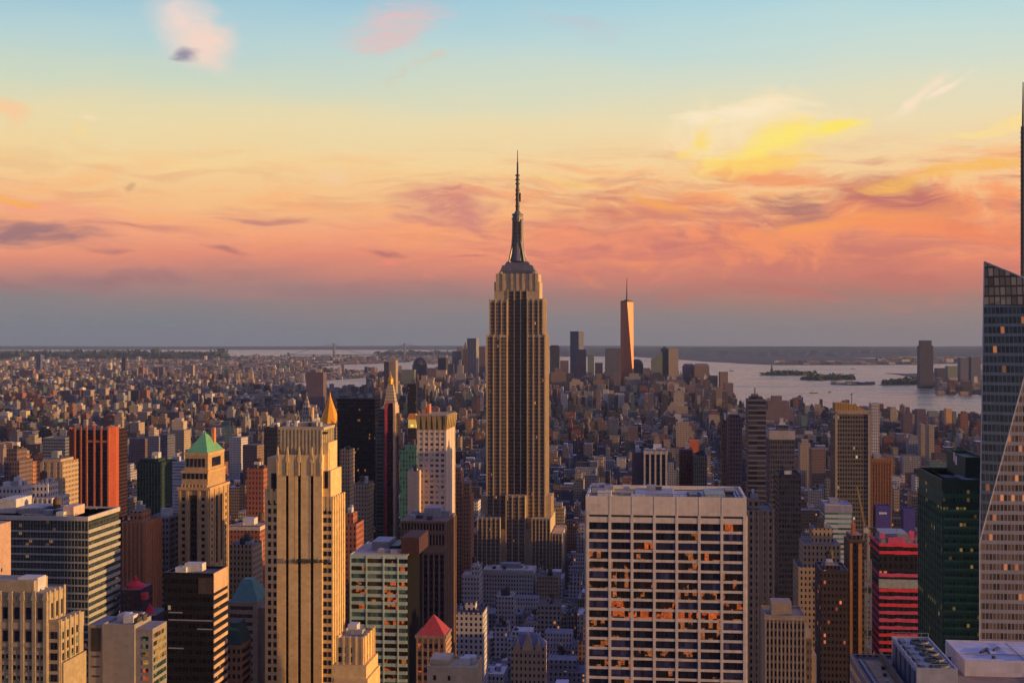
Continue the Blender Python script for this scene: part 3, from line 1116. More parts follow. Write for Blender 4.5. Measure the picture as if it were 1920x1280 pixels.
# ---- yellow stone art deco tower with three dark window slots
def slot_tower():
    b = Bld('deco_tower', 'yellow limestone art deco tower with three black vertical slots down its face', 'skyscraper', 497, 624, 855, 560, 22, 'yellow tower with three slots')
    st = stone('yellow_limestone', (.62, .44, .20), .85, .4)
    st2 = stone('grey_crown_stone', (.40, .33, .21), .85, .5, .5)
    x, z = b.x, b.z
    D = b.D
    m = MB()
    xl, xr = x(497), x(624)
    slots = [(537, 542.5), (559.5, 565.5), (583, 589)]
    zt, zs_ = z(852), z(866)
    # centre face with real slots cut between the piers
    es = [520.5, 537, 542.5, 559.5, 565.5, 583, 589, 605]
    for a, c in zip(es[::2], es[1::2]):
        m.box(x(a), x(c), -1.2, .5, 0, zs_)
    m.box(x(520.5), x(605), -1.2, .5, zs_, zt)
    m.box(x(520.5), x(605), .5, D, 0, zt)
    m.box(xl, x(520.5), 0, D - 1, 0, z(922))
    m.box(x(500), x(520.5), 1, D - 2, z(922), z(858))
    m.box(x(605), xr, 0, D - 1, 0, z(935))
    m.box(x(605), x(619), 1, D - 2, z(935), z(882))
    m.box(x(605), x(613), 2.5, D - 4, z(882), z(830))
    # finials over the piers
    for px in (522, 540, 562, 586, 603):
        m.pyr(x(px - 3), x(px + 3), -1.5, -.2, zt - 3, zt + 3.4, .15)
        m.box(x(px - 1.6), x(px + 1.6), -1.5, -1.1, zt - 9, zt - 2.9)
    for px, py in ((499, 922), (509, 922), (519, 922), (607, 935), (615, 935), (622, 935)):
        m.box(x(px) - .6, x(px) + .6, -.35, .5, z(py) - 5, z(py) + 1.3)
    # projecting ribs on the sunny west side
    for y in (2.5, 6.5, 10.5, 14.5, 18.5):
        m.box(xr, xr + .7, y - .9, y + .9, 0, z(935) + 1)
    b.part(m, 'wall', st)
    m = MB()
    m.box(x(524), x(603), 1.2, D - 2, zt, z(806))
    m.box(x(521), x(606), .8, D - 1.6, z(806), z(801))
    ribs(m, 'n', 1.2, lins(x(526), x(601), 12), .7, zt, z(806), .5)
    ribs(m, 'w', x(603), lins(3, D - 4, 6), .8, zt, z(806), .6)
    m.box(x(549), x(583), 6, 15, z(801), z(794))
    b.part(m, 'crown', st2)
    for px in (531, 546, 572, 590):
        q = MB()
        q.box(x(px), x(px + 5), 5, 9, z(801), z(801) + rnd.uniform(1.5, 3.5))
        b.part(q, 'vent_unit', rnd.choice([M_GREY, M_STEEL, M_PALE]))
    q = MB()
    q.box(x(588), x(612), 1.5, 3, z(818) + 1, z(818) + 2)
    b.part(q, 'terrace_rail', M_STEEL)
    for a, c in slots:
        q = MB()
        q.box(x(a), x(c), .2, .6, 0, zs_)
        b.part(q, 'window_slot', fac('slot_glazing', (.02, .016, .012), (.006, .006, .01), bay=30, floor=3.6, ww=1, wh=.6))
    rects = []
    zf = z(938)
    for k in range(25):
        zz = zf - k * 3.62
        for px in (505.5, 515.8, 609.5, 618.6):
            if px > 600 and k == 0:
                continue
            a = x(px)
            rects.append((a - .68, a + .68, zz - 2.1, zz))
    panes(b, rects, 'n', -.02, [GL], 'window', .1)
    for px in (511, 515, 611):
        q = MB()
        zz = z(905) if px < 600 else z(900)
        q.box(x(px) - .8, x(px) + .8, .7 if px < 600 else .7, 1.05, zz - 3.4, zz + 4)
        b.part(q, 'tall_window', GL)
    rects = [(y - .75, y + .75, zf - 5 - k * 3.62 - 2, zf - 5 - k * 3.62) for y in (4.5, 8.5, 12.5, 16.5) for k in range(23)]
    m = MB()
    for a0, a1, z0, z1 in rects:
        m.box(xr, xr + .1, a0, a1, z0, z1)
    o = b.part(m, 'side_windows', GL)
    o['kind'] = 'stuff'
    # the hanging work platform
    p = bpy.data.objects.new('work_platform', None)
    wx, wy = b.C[0] + x(588) * CT - 2.6 * ST, b.C[1] - x(588) * ST - 2.6 * CT
    p.location = (wx, wy, z(1051))
    p.rotation_euler = (0, 0, -TH)
    COL.objects.link(p)
    tag(p, 'dark hanging work platform across the slots of the yellow tower', 'platform')
    L = x(625) - x(552)
    q = MB()
    q.box(-L / 2, L / 2, -.6, .6, 0, .25)
    q.make('deck', M_STEEL, p)
    q = MB()
    for yy in (-.6, .6):
        for zz in (.6, 1.1):
            q.box(-L / 2, L / 2, yy - .05, yy + .05, zz, zz + .09)
        for k in lins(-L / 2, L / 2, 9):
            q.box(k - .06, k + .06, yy - .06, yy + .06, .25, 1.2)
    q.make('railing', M_STEEL, p)
    for k in (-L / 2 + .9, L / 2 - .9):
        q = MB()
        q.beam((k, 0, .3), (k, 0, z(866) - z(1051) + 6), .12)
        q.make('cable', M_STEEL, p)
    for k in (-L / 2 + .4, L / 2 - 1.4, L * .12):
        q = MB()
        q.box(k, k + 1.1, -.5, .5, .25, 1.7)
        q.make('hoist_motor', M_GREY, p)
    # annex in front on the right
    c = Bld('deco_annex', 'cream stepped stone building against the right foot of the yellow slot tower', 'building', 630, 682, 1198, 528, 20, 'cream stepped annex')
    x, z = c.x, c.z
    m = MB()
    h = c.W / 2
    m.box(-h, h, 0, 20, 0, z(1200))
    parapet(m, -h, h, 0, 20, z(1200), 1.0, .5)
    m.box(-h - 1, h + 1.5, -2, 20, 0, z(1245))
    m.box(-h, h + 2.4, -3.4, 20, 0, z(1268))
    ribs(m, 'n', 0, lins(-h + .5, h - .5, 5), .8, z(1245), z(1200) + 1.8, .4)
    ribs(m, 'w', h, (1, 6, 11, 16, 19), .8, z(1245), z(1200) + 1.8, .5)
    c.part(m, 'wall', st)
    rects = []
    for k in range(5):
        for px in (636, 644, 657):
            a = x(px)
            zz = z(1213) - k * 3.7
            if zz - 2.3 > z(1245):
                rects.append((a - .75, a + .75, zz - 2.3, zz))
    panes(c, rects, 'n', -.02, [GL, GLG], 'window', .1)
    clutter(c, -h + 1, h - 1, 2, 18, z(1200), 2, tank=False)


slot_tower()


# ---- crystalline glass tower at the right edge
def crystal_tower():
    b = Bld('glass_tower', 'faceted glass tower with sloping top and tall spire at the right edge', 'skyscraper', 1838, 2010, 520, 562, 50, 'faceted glass tower')
    x, z, D = b.x, b.z, b.D
    band = fac('crystal_cladding', (.25, .25, .28), (.10, .07, .05), bay=1.55, floor=4.3, ww=.80, wh=.62, lit=.06, litc=(1, .30, .08), power=.4, roof=(.2, .2, .2))  # warm reflection on the sunlit front is put into its glass colour
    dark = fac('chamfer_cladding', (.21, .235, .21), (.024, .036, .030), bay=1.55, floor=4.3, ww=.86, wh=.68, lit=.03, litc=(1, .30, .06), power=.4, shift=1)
    scr = fac('crown_screen', (.10, .085, .06), (.30, .22, .11), bay=2.1, floor=4.3, ww=.8, wh=.8, roof=(.1, .1, .1))
    C0 = (x(1837), 0.0, z(1016))
    T2x, T2z = x(1966), z(540)
    T1 = (x(1845.5, 15), 15.0, z(490, 15))
    T2 = (T2x, 0.0, T2z)
    xr = x(2060)
    xe = x(1837)
    e1 = (xe + .5, 26.0, T1[2] - 2)
    zc = T1[2] - 19.5

    def cut(p, q, zz):
        t = (zz - p[2]) / (q[2] - p[2])
        return tuple(p[i] + (q[i] - p[i]) * t for i in range(3))
    # front
    m = MB()
    m.face([(xe, 0, 0), (xr, 0, 0), (xr, 0, T2z - 20), T2, C0])
    m.face([(xr, 0, 0), (xr, D, 0), (xr, D, T2z - 25), (xr, 0, T2z - 20)])
    xb = x(1849, D)
    m.face([(xr, D, 0), (xb, D, 0), (xb, D, T1[2] - 10), (xr, D, T2z - 25)])
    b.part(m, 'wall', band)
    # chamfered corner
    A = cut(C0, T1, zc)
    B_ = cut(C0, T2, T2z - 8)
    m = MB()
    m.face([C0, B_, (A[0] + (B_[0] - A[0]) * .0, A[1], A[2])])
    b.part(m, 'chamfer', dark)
    m = MB()
    m.face([A, B_, T2, T1])
    m.face([T1, T2, (T2[0], .6, T2[2]), (T1[0] + .4, T1[1] + .6, T1[2])])
    b.part(m, 'crown_screen', scr)
    # east side
    m = MB()
    m.face([(xb, D, 0), (xe, 0, 0), C0, A, T1, (xb, D, T1[2] - 10)])
    m.face([T1, (T2[0], .6, T2z), (xr, 0, T2z - 20), (xr, D, T2z - 25), (xb, D, T1[2] - 10)])
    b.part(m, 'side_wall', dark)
    # bright edge fins on the facets
    m = MB()
    m.beam(C0, T2, .5).beam(C0, T1, .5).beam(T1, T2, .6).beam((xe, 0, 0), C0, .5)
    b.part(m, 'edge_trim', stone('pale_edge', (.45, .44, .43), .5))
    m = MB()
    sx, sy = x(1918.4, 30), 30
    za = z(560, 30)
    m.cyl(sx, sy, 1.15, 1.05, za, z(238, 30), 10).cyl(sx, sy, .62, .25, z(238, 30), z(155, 30), 8)
    for py in range(250, 520, 9):
        m.cyl(sx, sy, 1.35, 1.35, z(py, 30), z(py - 1.2, 30), 8)
    b.part(m, 'spire', stone('spire_steel', (.11, .105, .10), .5, metal=.3))


crystal_tower()


# ---- dark green office block left of it
def green_block():
    b = Bld('office_tower', 'dark green glass office block with a sign box on its stepped roof', 'office building', 1769, 1842, 905, 600, 56, 'dark green office block')
    x, z, h, D = b.x, b.z, b.W / 2, b.D
    f = fac('green_facade', (.04, .12, .08), (.014, .06, .042), bay=1.6, floor=3.9, ww=.75, wh=.5, lit=.08, litc=(.75, .42, .10), power=.22, roof=(.10, .12, .10))
    e = fac('green_side', (.05, .11, .08), (.013, .045, .034), bay=1.5, floor=3.9, ww=.6, wh=.5, lit=.03, litc=(.9, .6, .2), power=.3, roof=(.10, .12, .10))
    dk = stone('green_panel', (.022, .06, .045), .6)
    m = MB()
    m.box(-h, h, 0, D, 0, z(905))
    b.part(m, 'wall', [f])
    m = MB()
    m.box(-h - .3, -h, 0, D, 0, z(905))
    ribs(m, 'e', -h - .3, lins(.5, D - .5, 12), .5, 0, z(945), .4)
    b.part(m, 'side_wall', e)
    m = MB()
    m.box(-h - .8, h, -.5, D, z(950), z(940))
    m.box(-h - .8, h, -.5, D, z(918), z(905))
    parapet(m, -h - .8, h, -.5, D, z(905), 1.6, .6)
    b.part(m, 'cornice', dk)
    bl = stone('floor_blind', (.07, .19, .11), .5)
    for k in range(17):
        q = MB()
        zz = z(955) - k * 3.9
        q.box(-h + .2, h, -.22, 0, zz - 1.1, zz)
        b.part(q, 'spandrel', bl)
    m = MB()
    xs = x(1810, 16)
    zr = z(905)
    m.box(xs, h + 6, 16, 56, zr, z(862, 16))
    parapet(m, xs, h + 6, 16, 56, z(862, 16), 1.4, .6)
    b.part(m, 'plant_box', dk)
    m = MB()   # the tilted pale emblem on the sign box: a white square with red blots
    for i, (y, zz, w) in enumerate(((34, 0, 2.2), (36.4, -.5, 2.0), (38.6, -1.2, 1.8))):
        m.box(xs - .3, xs - .05, y - w / 2 - .3, y + w / 2, zr + 5.2 - zz * 1.2, zr + 9.4 - zz * 1.2, i % 2)
    b.part(m, 'emblem', [stone('emblem_white', (.75, .66, .70), .6), stone('emblem_rose', (.62, .30, .36), .6)])
    q = MB()
    q.box(x(1735, 30) + 20, xs - 2, 6, 30, zr, zr + .7)
    b.part(q, 'roof_deck', M_GREY)
    q = MB()
    q.box(-h + 3, xs - 4, 10, 26, zr + .7, zr + 1.2)
    b.part(q, 'machine_pit', M_DARKROOF)


green_block()


# ---- red banded block under construction with hoist and crane
def red_block():
    b = Bld('construction_tower', 'unfinished tower with red and black floor bands and netting round one storey', 'building under construction', 1649, 1720, 1014, 760, 34, 'red banded construction tower')
    x, z, h, D = b.x, b.z, b.W / 2, b.D
    core = fac('open_floors', (.03, .025, .03), (.012, .012, .014), bay=3, floor=4.3, ww=.6, wh=.6, lit=.02, litc=(1, .3, .1), power=.4, roof=(.2, .2, .2))
    red = stone('red_netting', (.80, .06, .085), .8, .4)
    red2 = stone('faded_red_netting', (.66, .09, .18), .8, .5)
    netg = stone('grey_netting', (.36, .38, .33), .9, .8, .5)
    m = MB()
    m.box(-h, h, 0, D, 0, z(1022))
    b.part(m, 'wall', core)
    rr = random.Random(4)
    zt = z(1020)
    k = 0
    while zt - k * 4.42 > 30 and k < 26:
        zz = zt - k * 4.42
        k += 1
        if k in (3, 4):
            continue
        if k == 6:
            q = MB()
            q.box(-h - .5, h + .5, -.9, 0, zz - 3.6, zz + 1.5)
            b.part(q, 'netting', netg)
            continue
        q = MB()
        n = 5
        for i in range(n):
            a0, a1 = -h - .4 + (2 * h + .8) * i / n, -h - .4 + (2 * h + .8) * (i + 1) / n
            q.box(a0 + .06, a1, -.7, 0, zz - 1.2 - rr.uniform(0, .35), zz + .5 + rr.uniform(-.1, .25))
        q.box(-h - .7, -h, 0, D, zz - 1.0, zz + .4)
        b.part(q, 'floor_net', red if rr.random() < .75 else red2)
    m = MB()
    for a in lins(-h + .5, h - .5, 6):
        m.box(a - .3, a + .3, .5, 1.1, z(1022), z(1022) + 5.5 + rr.uniform(-1, 1))
        m.box(a - .3, a + .3, D * .5, D * .5 + .6, z(1022), z(1022) + 6.5 + rr.uniform(-2, 2))
    m.box(-h, h, .4, 1.0, z(1022) + 3.6, z(1022) + 4.2)
    m.box(-h + 2, h - 4, 6, D - 6, z(1022), z(1022) + 6)
    b.part(m, 'formwork', M_GREY)
    q = MB()
    q.box(-h + 5, h - 7, -.3, .3, z(1022) + 1, z(1022) + 4.6)
    q.box(-h, -h + 3, -.3, .3, z(1022) + 4, z(1022) + 7)
    q.box(h - 4, h - 1, 4, 4.6, z(1022) + 2, z(1022) + 8)
    b.part(q, 'roof_net', red2)
    # hoist mast
    c = Bld('hoist_tower', 'grey lattice hoist mast left of the red banded construction tower', 'hoist', 1622, 1634, 1050, 745, 6, mark=False)
    m = MB()
    hh = c.W / 2
    for a in (-hh, hh):
        for y in (0, 4):
            m.box(a - .2, a + .2, y - .2, y + .2, 0, c.H)
    for k in range(0, int(c.H), 3):
        m.box(-hh, hh, -.15, .15, k, k + .5)
        m.beam((-hh, 0, k), (hh, 0, k + 3), .3)
        m.box(-hh, hh, 3.85, 4.15, k, k + .5)
    c.part(m, 'mast', M_GREY)
    for zz in (c.z(1110), c.z(1190)):
        q = MB()
        q.box(-hh + .3, hh - .3, -2, -.3, zz, zz + 3)
        c.part(q, 'hoist_cage', M_STEEL)
    # tower crane
    c = Bld('tower_crane', 'yellowish lattice crane leaning up beside the brown shaft with two orange fins', 'crane', 1621, 1625, 990, 735, 3, mark=False)
    yel = stone('crane_paint', (.42, .27, .10), .6)
    m = MB()
    for a in (-1, 1):
        for y in (-1, 1):
            m.box(a - .15, a + .15, y - .15, y + .15, 0, c.H)
    for k in range(0, int(c.H), 3):
        m.beam((-1, -1, k), (1, -1, k + 3), .22)
        m.beam((-1, 1, k), (-1, -1, k + 3), .22)
    c.part(m, 'mast', M_GREY)
    m = MB()
    tx, tz = c.x(1607), c.z(912)
    for dx, dy in ((-.6, -.6), (.6, -.6), (0, .6)):
        m.beam((dx * 1.3, dy * 1.3, c.H), (tx + dx * .4, dy * .4, tz), .28)
    for i in range(12):
        t0, t1 = i / 12, (i + 1) / 12
        w0 = 1.2 - .8 * t0
        m.beam((-w0 * .6 + tx * t0, -w0 * .6, c.H + (tz - c.H) * t0), (w0 * .6 + tx * t1, -w0 * .6, c.H + (tz - c.H) * t1), .2)
    c.part(m, 'jib', yel)
    m = MB()
    m.box(-.5, 6, -1, 1, c.H - .5, c.H + .5).box(3.5, 6, -1.2, 1.2, c.H - 2.2, c.H - .5)
    c.part(m, 'counterweight', M_STEEL)
    m = MB()
    m.box(-1.4, 1.4, -2.3, -1.0, c.H - 2.4, c.H + .4)
    c.part(m, 'cab', M_PALE)


red_block()


# ---- brown shaft with two orange fins
def fin_shaft():
    b = Bld('office_tower', 'slim brown shaft with two upright orange fins left of the hoist mast', 'building', 1592, 1621, 1014, 715, 20, 'slim brown shaft')
    x, z, h, D = b.x, b.z, b.W / 2, b.D
    m = MB()
    m.box(-h, h, 0, D, 0, z(1014))
    m.box(-h + 1, h - 1, 2, D - 2, z(1014), z(1004))
    m.box(-h - .3, h + .3, -.3, .1, z(1016), z(1012))
    b.part(m, 'wall', fac('brown_shaft', (.10, .07, .05), (.015, .015, .018), bay=2.2, floor=3.6, ww=.55, wh=.6, roof=(.3, .2, .15)))
    for a, c in ((1593, 1598), (1609, 1616)):
        q = MB()
        q.box(x(a), x(c), -.8, 0, 0, z(1018))
        b.part(q, 'fin', stone('orange_terracotta', (.40, .20, .09), .8))
    q = MB()
    q.box(x(1600), x(1606), 4, 9, z(1004), z(985))
    q.pyr(x(1600), x(1606), 4, 9, z(985), z(978))
    b.part(q, 'turret', stone('red_turret', (.45, .16, .07), .8))


fin_shaft()


# ---- big flat rooftop in the lower right corner
def corner_roof():
    b = Bld('office_roof', 'grey office roof with a terrace, fan unit and white plant box in the lower right corner', 'office building', 1641, 2060, 1281, 303, 46, 'corner office roof', mark=False)
    x, z, h, D = b.x, b.z, b.W / 2, b.D
    zr = CH - (1226 - HZ) * 342 / F - 1.0
    m = MB()
    m.box(-h, h, 0, 40, 0, zr)
    parapet(m, -h, h, 0, 40, zr, 1.0, .7)
    b.part(m, 'wall', fac('corner_cladding', (.20, .17, .19), roof=(.24, .18, .13), bay=1.6, floor=3.8, ww=.6, wh=.5))
    q = MB()
    q.box(x(1662, 4), x(1712, 4), 3, 36, zr, zr + .25)
    b.part(q, 'terrace', stone('terrace_boards', (.34, .21, .11), .8, .5, .6))
    q = MB()
    q.box(x(1700, 2) - .3, x(1700, 2) + .3, 0.7, 38, zr, zr + 2.4)
    b.part(q, 'screen_wall', stone('screen_brown', (.15, .11, .09)))
    for k in range(7):
        q = MB()
        a, y = x(1664 + 6 * k, 6), 6 + (k * 7) % 24
        q.box(a, a + .8, y, y + 1.2, zr + .25, zr + 1.1)
        b.part(q, 'planter', rnd.choice([M_STEEL, M_GREY, M_TANK]))
    q = MB()
    q.box(x(1650, 4), x(1650, 4) + .35, 2, 36, zr, zr + .7)
    b.part(q, 'roof_pipe', M_GREY)
    # fan unit
    z1 = CH - (1260 - HZ) * 300 / F
    lv = stone('plant_grey', (.33, .32, .35), .6)
    x0, x1 = x(1718, 1), x(1795, 1)
    m = MB()
    m.box(x0, x1, .5, 33, zr, z1)
    parapet(m, x0, x1, .5, 33, z1, .5, .35)
    b.part(m, 'cooling_tower', lv)
    mid = (x0 + x1) / 2
    for k in range(5):
        y = 3.6 + k * 5.9
        q = MB()
        q.cyl(mid + 1.2, y, 2.35, 2.35, z1, z1 + .75, 20)
        b.part(q, 'fan_ring', stone('fan_ring', (.16, .15, .11), .6))
        q = MB()
        q.cyl(mid + 1.2, y, 2.0, 2.0, z1 + .75, z1 + .80, 20)
        for a in range(4):
            q.beam((mid + 1.2, y, z1 + .9), (mid + 1.2 + 2 * math.cos(a * 1.57 + .4 * k), y + 2 * math.sin(a * 1.57 + .4 * k), z1 + .9), .3)
        b.part(q, 'fan', stone('fan_dark', (.02, .03, .028), .5))
        q = MB()
        q.box(x0 + .9, x0 + 2.3, y - 1.9, y + 1.9, z1, z1 + .9)
        q.box(x0 - .4, x0, y - 1.9, y + 1.9, zr + 1, z1 - .6)
        b.part(q, 'louvre', stone('louvre_blue', (.07, .09, .15), .5))
    q = MB()
    for yy in (.4, 33):
        for k in lins(x0, x1, 6):
            q.box(k - .05, k + .05, yy - .05, yy + .05, z1 + .5, z1 + 1.5)
        q.box(x0, x1, yy - .05, yy + .05, z1 + 1.4, z1 + 1.5)
    b.part(q, 'guard_rail', M_GREY)
    # white plant box
    z2 = CH - (1228 - HZ) * 330 / F
    xb = x(1809, 24)
    m = MB()
    m.box(xb, xb + 26, 24, 46, 0, z2)
    parapet(m, xb, xb + 26, 24, 46, z2, .35, .4)
    b.part(m, 'plant_box', stone('white_plaster', (.46, .43, .47), .8, .25))
    q = MB()
    q.beam((xb + 6, 33, z2 + .2), (xb + 9, 38, z2 + .2), .5).beam((xb + 8, 32, z2 + .2), (xb + 8.6, 38, z2 + .2), .4).beam((xb + 10, 36, z2 + .2), (xb + 12, 39, z2 + .2), .5)
    b.part(q, 'roof_pipe', M_STEEL)
    q = MB()
    q.cyl(xb + 8, 28, .5, .5, z2, z2 + .6, 8)
    b.part(q, 'vent_unit', M_DARKROOF)
    q = MB()
    q.box(xb + 1.5, xb + 24, 31, 31.25, z2 + .2, z2 + .4).box(xb + 15, xb + 15.2, 25, 44, z2 + .2, z2 + .4)
    b.part(q, 'roof_pipe', M_GREY)
    q = MB()
    q.box(xb + 18, xb + 20.5, 26, 30, z2, z2 + 1.2)
    b.part(q, 'hatch', M_STEEL)
    q = MB()
    q.box(xb + 14, xb + 16.4, 23.8, 24, z2 - 12, z2 - 8)
    b.part(q, 'door', M_DARKROOF)


corner_roof()


# ---- banded slab at the left edge
def banded_slab():
    b = Bld('office_tower', 'wide office slab with thin white floor bands at the left edge', 'office building', -70, 165, 970, 620, 37, 'wide banded slab')
    x, z, h, D = b.x, b.z, b.W / 2, b.D
    g = fac('banded_glazing', (.10, .105, .09), (.018, .028, .028), bay=1.7, floor=1.825, ww=.86, wh=.9, lit=.03, litc=(1, .45, .15), power=.2, roof=(.30, .23, .17))
    w = stone('band_white', (.33, .32, .27), .6, .3)
    zt = z(970)
    m = MB()
    m.box(-h + .5, h - .5, .5, D - .5, 0, zt)
    b.part(m, 'wall', g)
    m = MB()
    m.box(-h, h, 0, D, zt - 1.2, zt)
    parapet(m, -h, h, 0, D, zt, .9, .9)
    b.part(m, 'cornice', stone('cornice_cream', (.44, .40, .33), .7, .3))
    for k in range(26):
        zz = zt - 6.4 - k * 3.66
        q = MB()
        q.box(-h, h, 0, .5, zz - .42, zz + .42)
        q.box(h - .5, h + .15, .5, D, zz - .85, zz + .85)
        b.part(q, 'spandrel', w)
    m = MB()
    for a in lins(-h, h - .2, 38):
        m.box(a, a + .16, .25, .5, 0, zt - 1.2)
    o = b.part(m, 'mullions', stone('mullion_grey', (.17, .18, .17), .5))
    o['kind'] = 'stuff'
    for a, c, y0, y1, hh, mt in ((0, 30, 14, 30, 7, M_PALE), (34, 75, 12, 30, 3, M_GREY), (118, 138, 8, 20, 4.5, stone('pink_bulkhead', (.5, .36, .28)))):
        q = MB()
        q.box(x(a, y0), x(c, y0), y0, y1, zt, zt + hh)
        b.part(q, 'bulkhead', mt)
    clutter(b, x(20), x(120), 5, 30, zt, 12, tank=True, big=False)
    for y0 in (6, 9.5, 31):
        q = MB()
        q.box(x(30), x(128), y0, y0 + .35, zt + .5, zt + .85)
        for a in lins(x(30), x(128), 9):
            q.box(a, a + .2, y0, y0 + .3, zt, zt + .5)
        b.part(q, 'roof_pipe', M_GREY)


banded_slab()


# ---- near corner pieces at the left
def left_near():
    b = Bld('stone_slab', 'blank pink stone wall of a tower cut off by the left edge', 'building', -120, -30, 990, 480, 18, 'pink stone wall', mark=False)
    m = MB()
    m.box(-b.W / 2, b.W / 2, 0, 20, 0, b.H)
    m.box(-b.W / 2, b.W / 2 + .2, -.2, .3, b.H, b.H + .8)
    b.part(m, 'wall', stone('pink_stone', (.40, .26, .19), .8, .3))
    for k in range(5):
        q = MB()
        q.box(b.W / 2 - .05, b.W / 2 + .1, 12.5, 13.3, b.z(1075 + k * 22) - 1.4, b.z(1075 + k * 22))
        b.part(q, 'window', GL)
    b = Bld('deco_tower', 'cream stepped deco tower with pointed arches in the lower left corner', 'building', -60, 88, 1112, 435, 14, 'cream stepped corner tower', mark=False)
    x, z, h, D = b.x, b.z, b.W / 2, b.D
    st = stone('cream_stone', (.34, .27, .17), .85, .45, .3)
    m = MB()
    m.box(-h, h, .6, D, 0, z(1112))
    m.box(h, x(108), 1.2, D + 6, 0, z(1166))
    m.box(x(108), x(114), 2, D + 6, 0, z(1242))
    m.box(-h, x(58), 2, D - 2, z(1112), z(1090))
    cols = [-2, 19, 41, 63, 84]
    for px in cols:
        m.box(x(px) - .62, x(px) + .62, 0, .7, 0, z(1122))
        m.pyr(x(px) - .9, x(px) + .9, -.2, 1.2, z(1124), z(1108), .3)
    for c0, c1 in zip(cols, cols[1:]):   # pointed arches and bands between the piers
        a, c = x(c0) + .6, x(c1) - .6
        mid = (a + c) / 2
        m.prism([(a, .3), (mid - .1, .3), (mid - .1, .7), (a, .7)], z(1126) - .2, [z(1126) + .8, z(1126) + 1.8, z(1126) + 1.8, z(1126) + .8])
        m.prism([(mid + .1, .3), (c, .3), (c, .7), (mid + .1, .7)], z(1126) - .2, [z(1126) + 1.8, z(1126) + .8, z(1126) + .8, z(1126) + 1.8])
        m.box(a, c, .15, .7, z(1178), z(1166))
        m.box(a, c, .15, .7, z(1212), z(1204))
        for k in range(6):
            m.box(a, c, .25, .7, z(1226 + k * 20), z(1219 + k * 20))
        m.box(mid - .22, mid + .22, .3, .7, 0, z(1212))
    for y in (1.6, 5.2, 8.8, 12.4):
        m.box(h, h + .4, y - .6, y + .6, z(1166), z(1112) + 1)
    for y in (2, 5.5, 9, 12.5, 16):
        m.box(x(108), x(108) + .4, y - .5, y + .5, 0, z(1166) + 1)
    m.box(h, x(108), .9, 1.3, z(1166), z(1160))
    b.part(m, 'wall', st)
    for c0, c1 in zip(cols, cols[1:]):
        a, c = x(c0) + .62, x(c1) - .62
        mid = (a + c) / 2
        for z0, z1 in ((z(1160), z(1138)), (z(1202), z(1182))):
            q = MB()
            q.box(a + .55, c - .55, .5, .62, z0, z1)
            b.part(q, 'tall_window', GL)
        for k in range(4):
            for s in (-1, 1):
                q = MB()
                e0, e1 = sorted((mid + s * .35, mid + s * ((c - a) / 2 - .3)))
                q.box(e0, e1, .5, .62, z(1234 + k * 20), z(1221 + k * 20))
                b.part(q, 'window', GL if (k + s) % 3 else GLG)
    for y in (3.75, 7.25, 10.75, 14.25):
        for k in range(6):
            q = MB()
            q.box(x(108) - .05, x(108) + .12, y - .8, y + .8, z(1200 + k * 20), z(1186 + k * 20))
            b.part(q, 'window', GL if (k + int(y)) % 3 else GLG)
    for y in (3.4, 7.0, 10.6):
        q = MB()
        q.box(h - .05, h + .12, y - .8, y + .8, z(1160), z(1132))
        b.part(q, 'tall_window', GL)
    for px in (95, 102):
        for k in range(6):
            q = MB()
            q.box(x(px) - .55, x(px) + .55, 1.05, 1.25, z(1196 + k * 20), z(1183 + k * 20))
            b.part(q, 'window', GL)
    q = MB()
    q.box(x(22), x(60), 4, 10, z(1112), z(1086))
    b.part(q, 'bulkhead', M_PALE)
    # grey block with the yellow lit corner
    b = Bld('concrete_block', 'grey windowless concrete block with yellow lit windows on its right corner', 'building', 165, 262, 1172, 450, 15, 'grey concrete block', mark=False)
    x, z, h, D = b.x, b.z, b.W / 2, b.D
    m = MB()
    m.box(x(192), x(252), 0, D, 0, z(1172))
    m.box(-h, x(192), .4, D, 0, z(1172))
    m.box(x(252), x(284), 1.0, D - 1, 0, z(1178))
    parapet(m, x(192), x(252), 0, D, z(1172), .5, .4)
    for py in (1208, 1230, 1252):
        m.box(x(192), x(252), -.03, .05, z(py) - .06, z(py) + .06)
    b.part(m, 'wall', stone('board_concrete', (.24, .215, .19), .9, .4, .3))
    q = MB()
    q.box(x(170), x(188), .3, .45, z(1222), z(1178))
    b.part(q, 'louvre', M_STEEL)
    for py in (1230, 1249, 1267):
        q = MB()
        q.box(x(172), x(186), .3, .45, z(py + 3), z(py))
        b.part(q, 'window', GL)
    for k in range(7):
        q = MB()
        q.box(x(284), x(284) + .15, 1.8, D - 2, z(1188 + k * 15) - 1.5, z(1188 + k * 15))
        b.part(q, 'window', GLY if k < 4 else GLG)
        q = MB()
        q.box(x(266), x(276), .85, 1.0, z(1192 + k * 15) - 1.4, z(1192 + k * 15))
        b.part(q, 'window', GLY if k in (2, 3) else GLG if k < 2 else GLO)
    clutter(b, x(200), x(275), 3, D - 2, z(1172), 10, tank=False, big=False)


left_near()


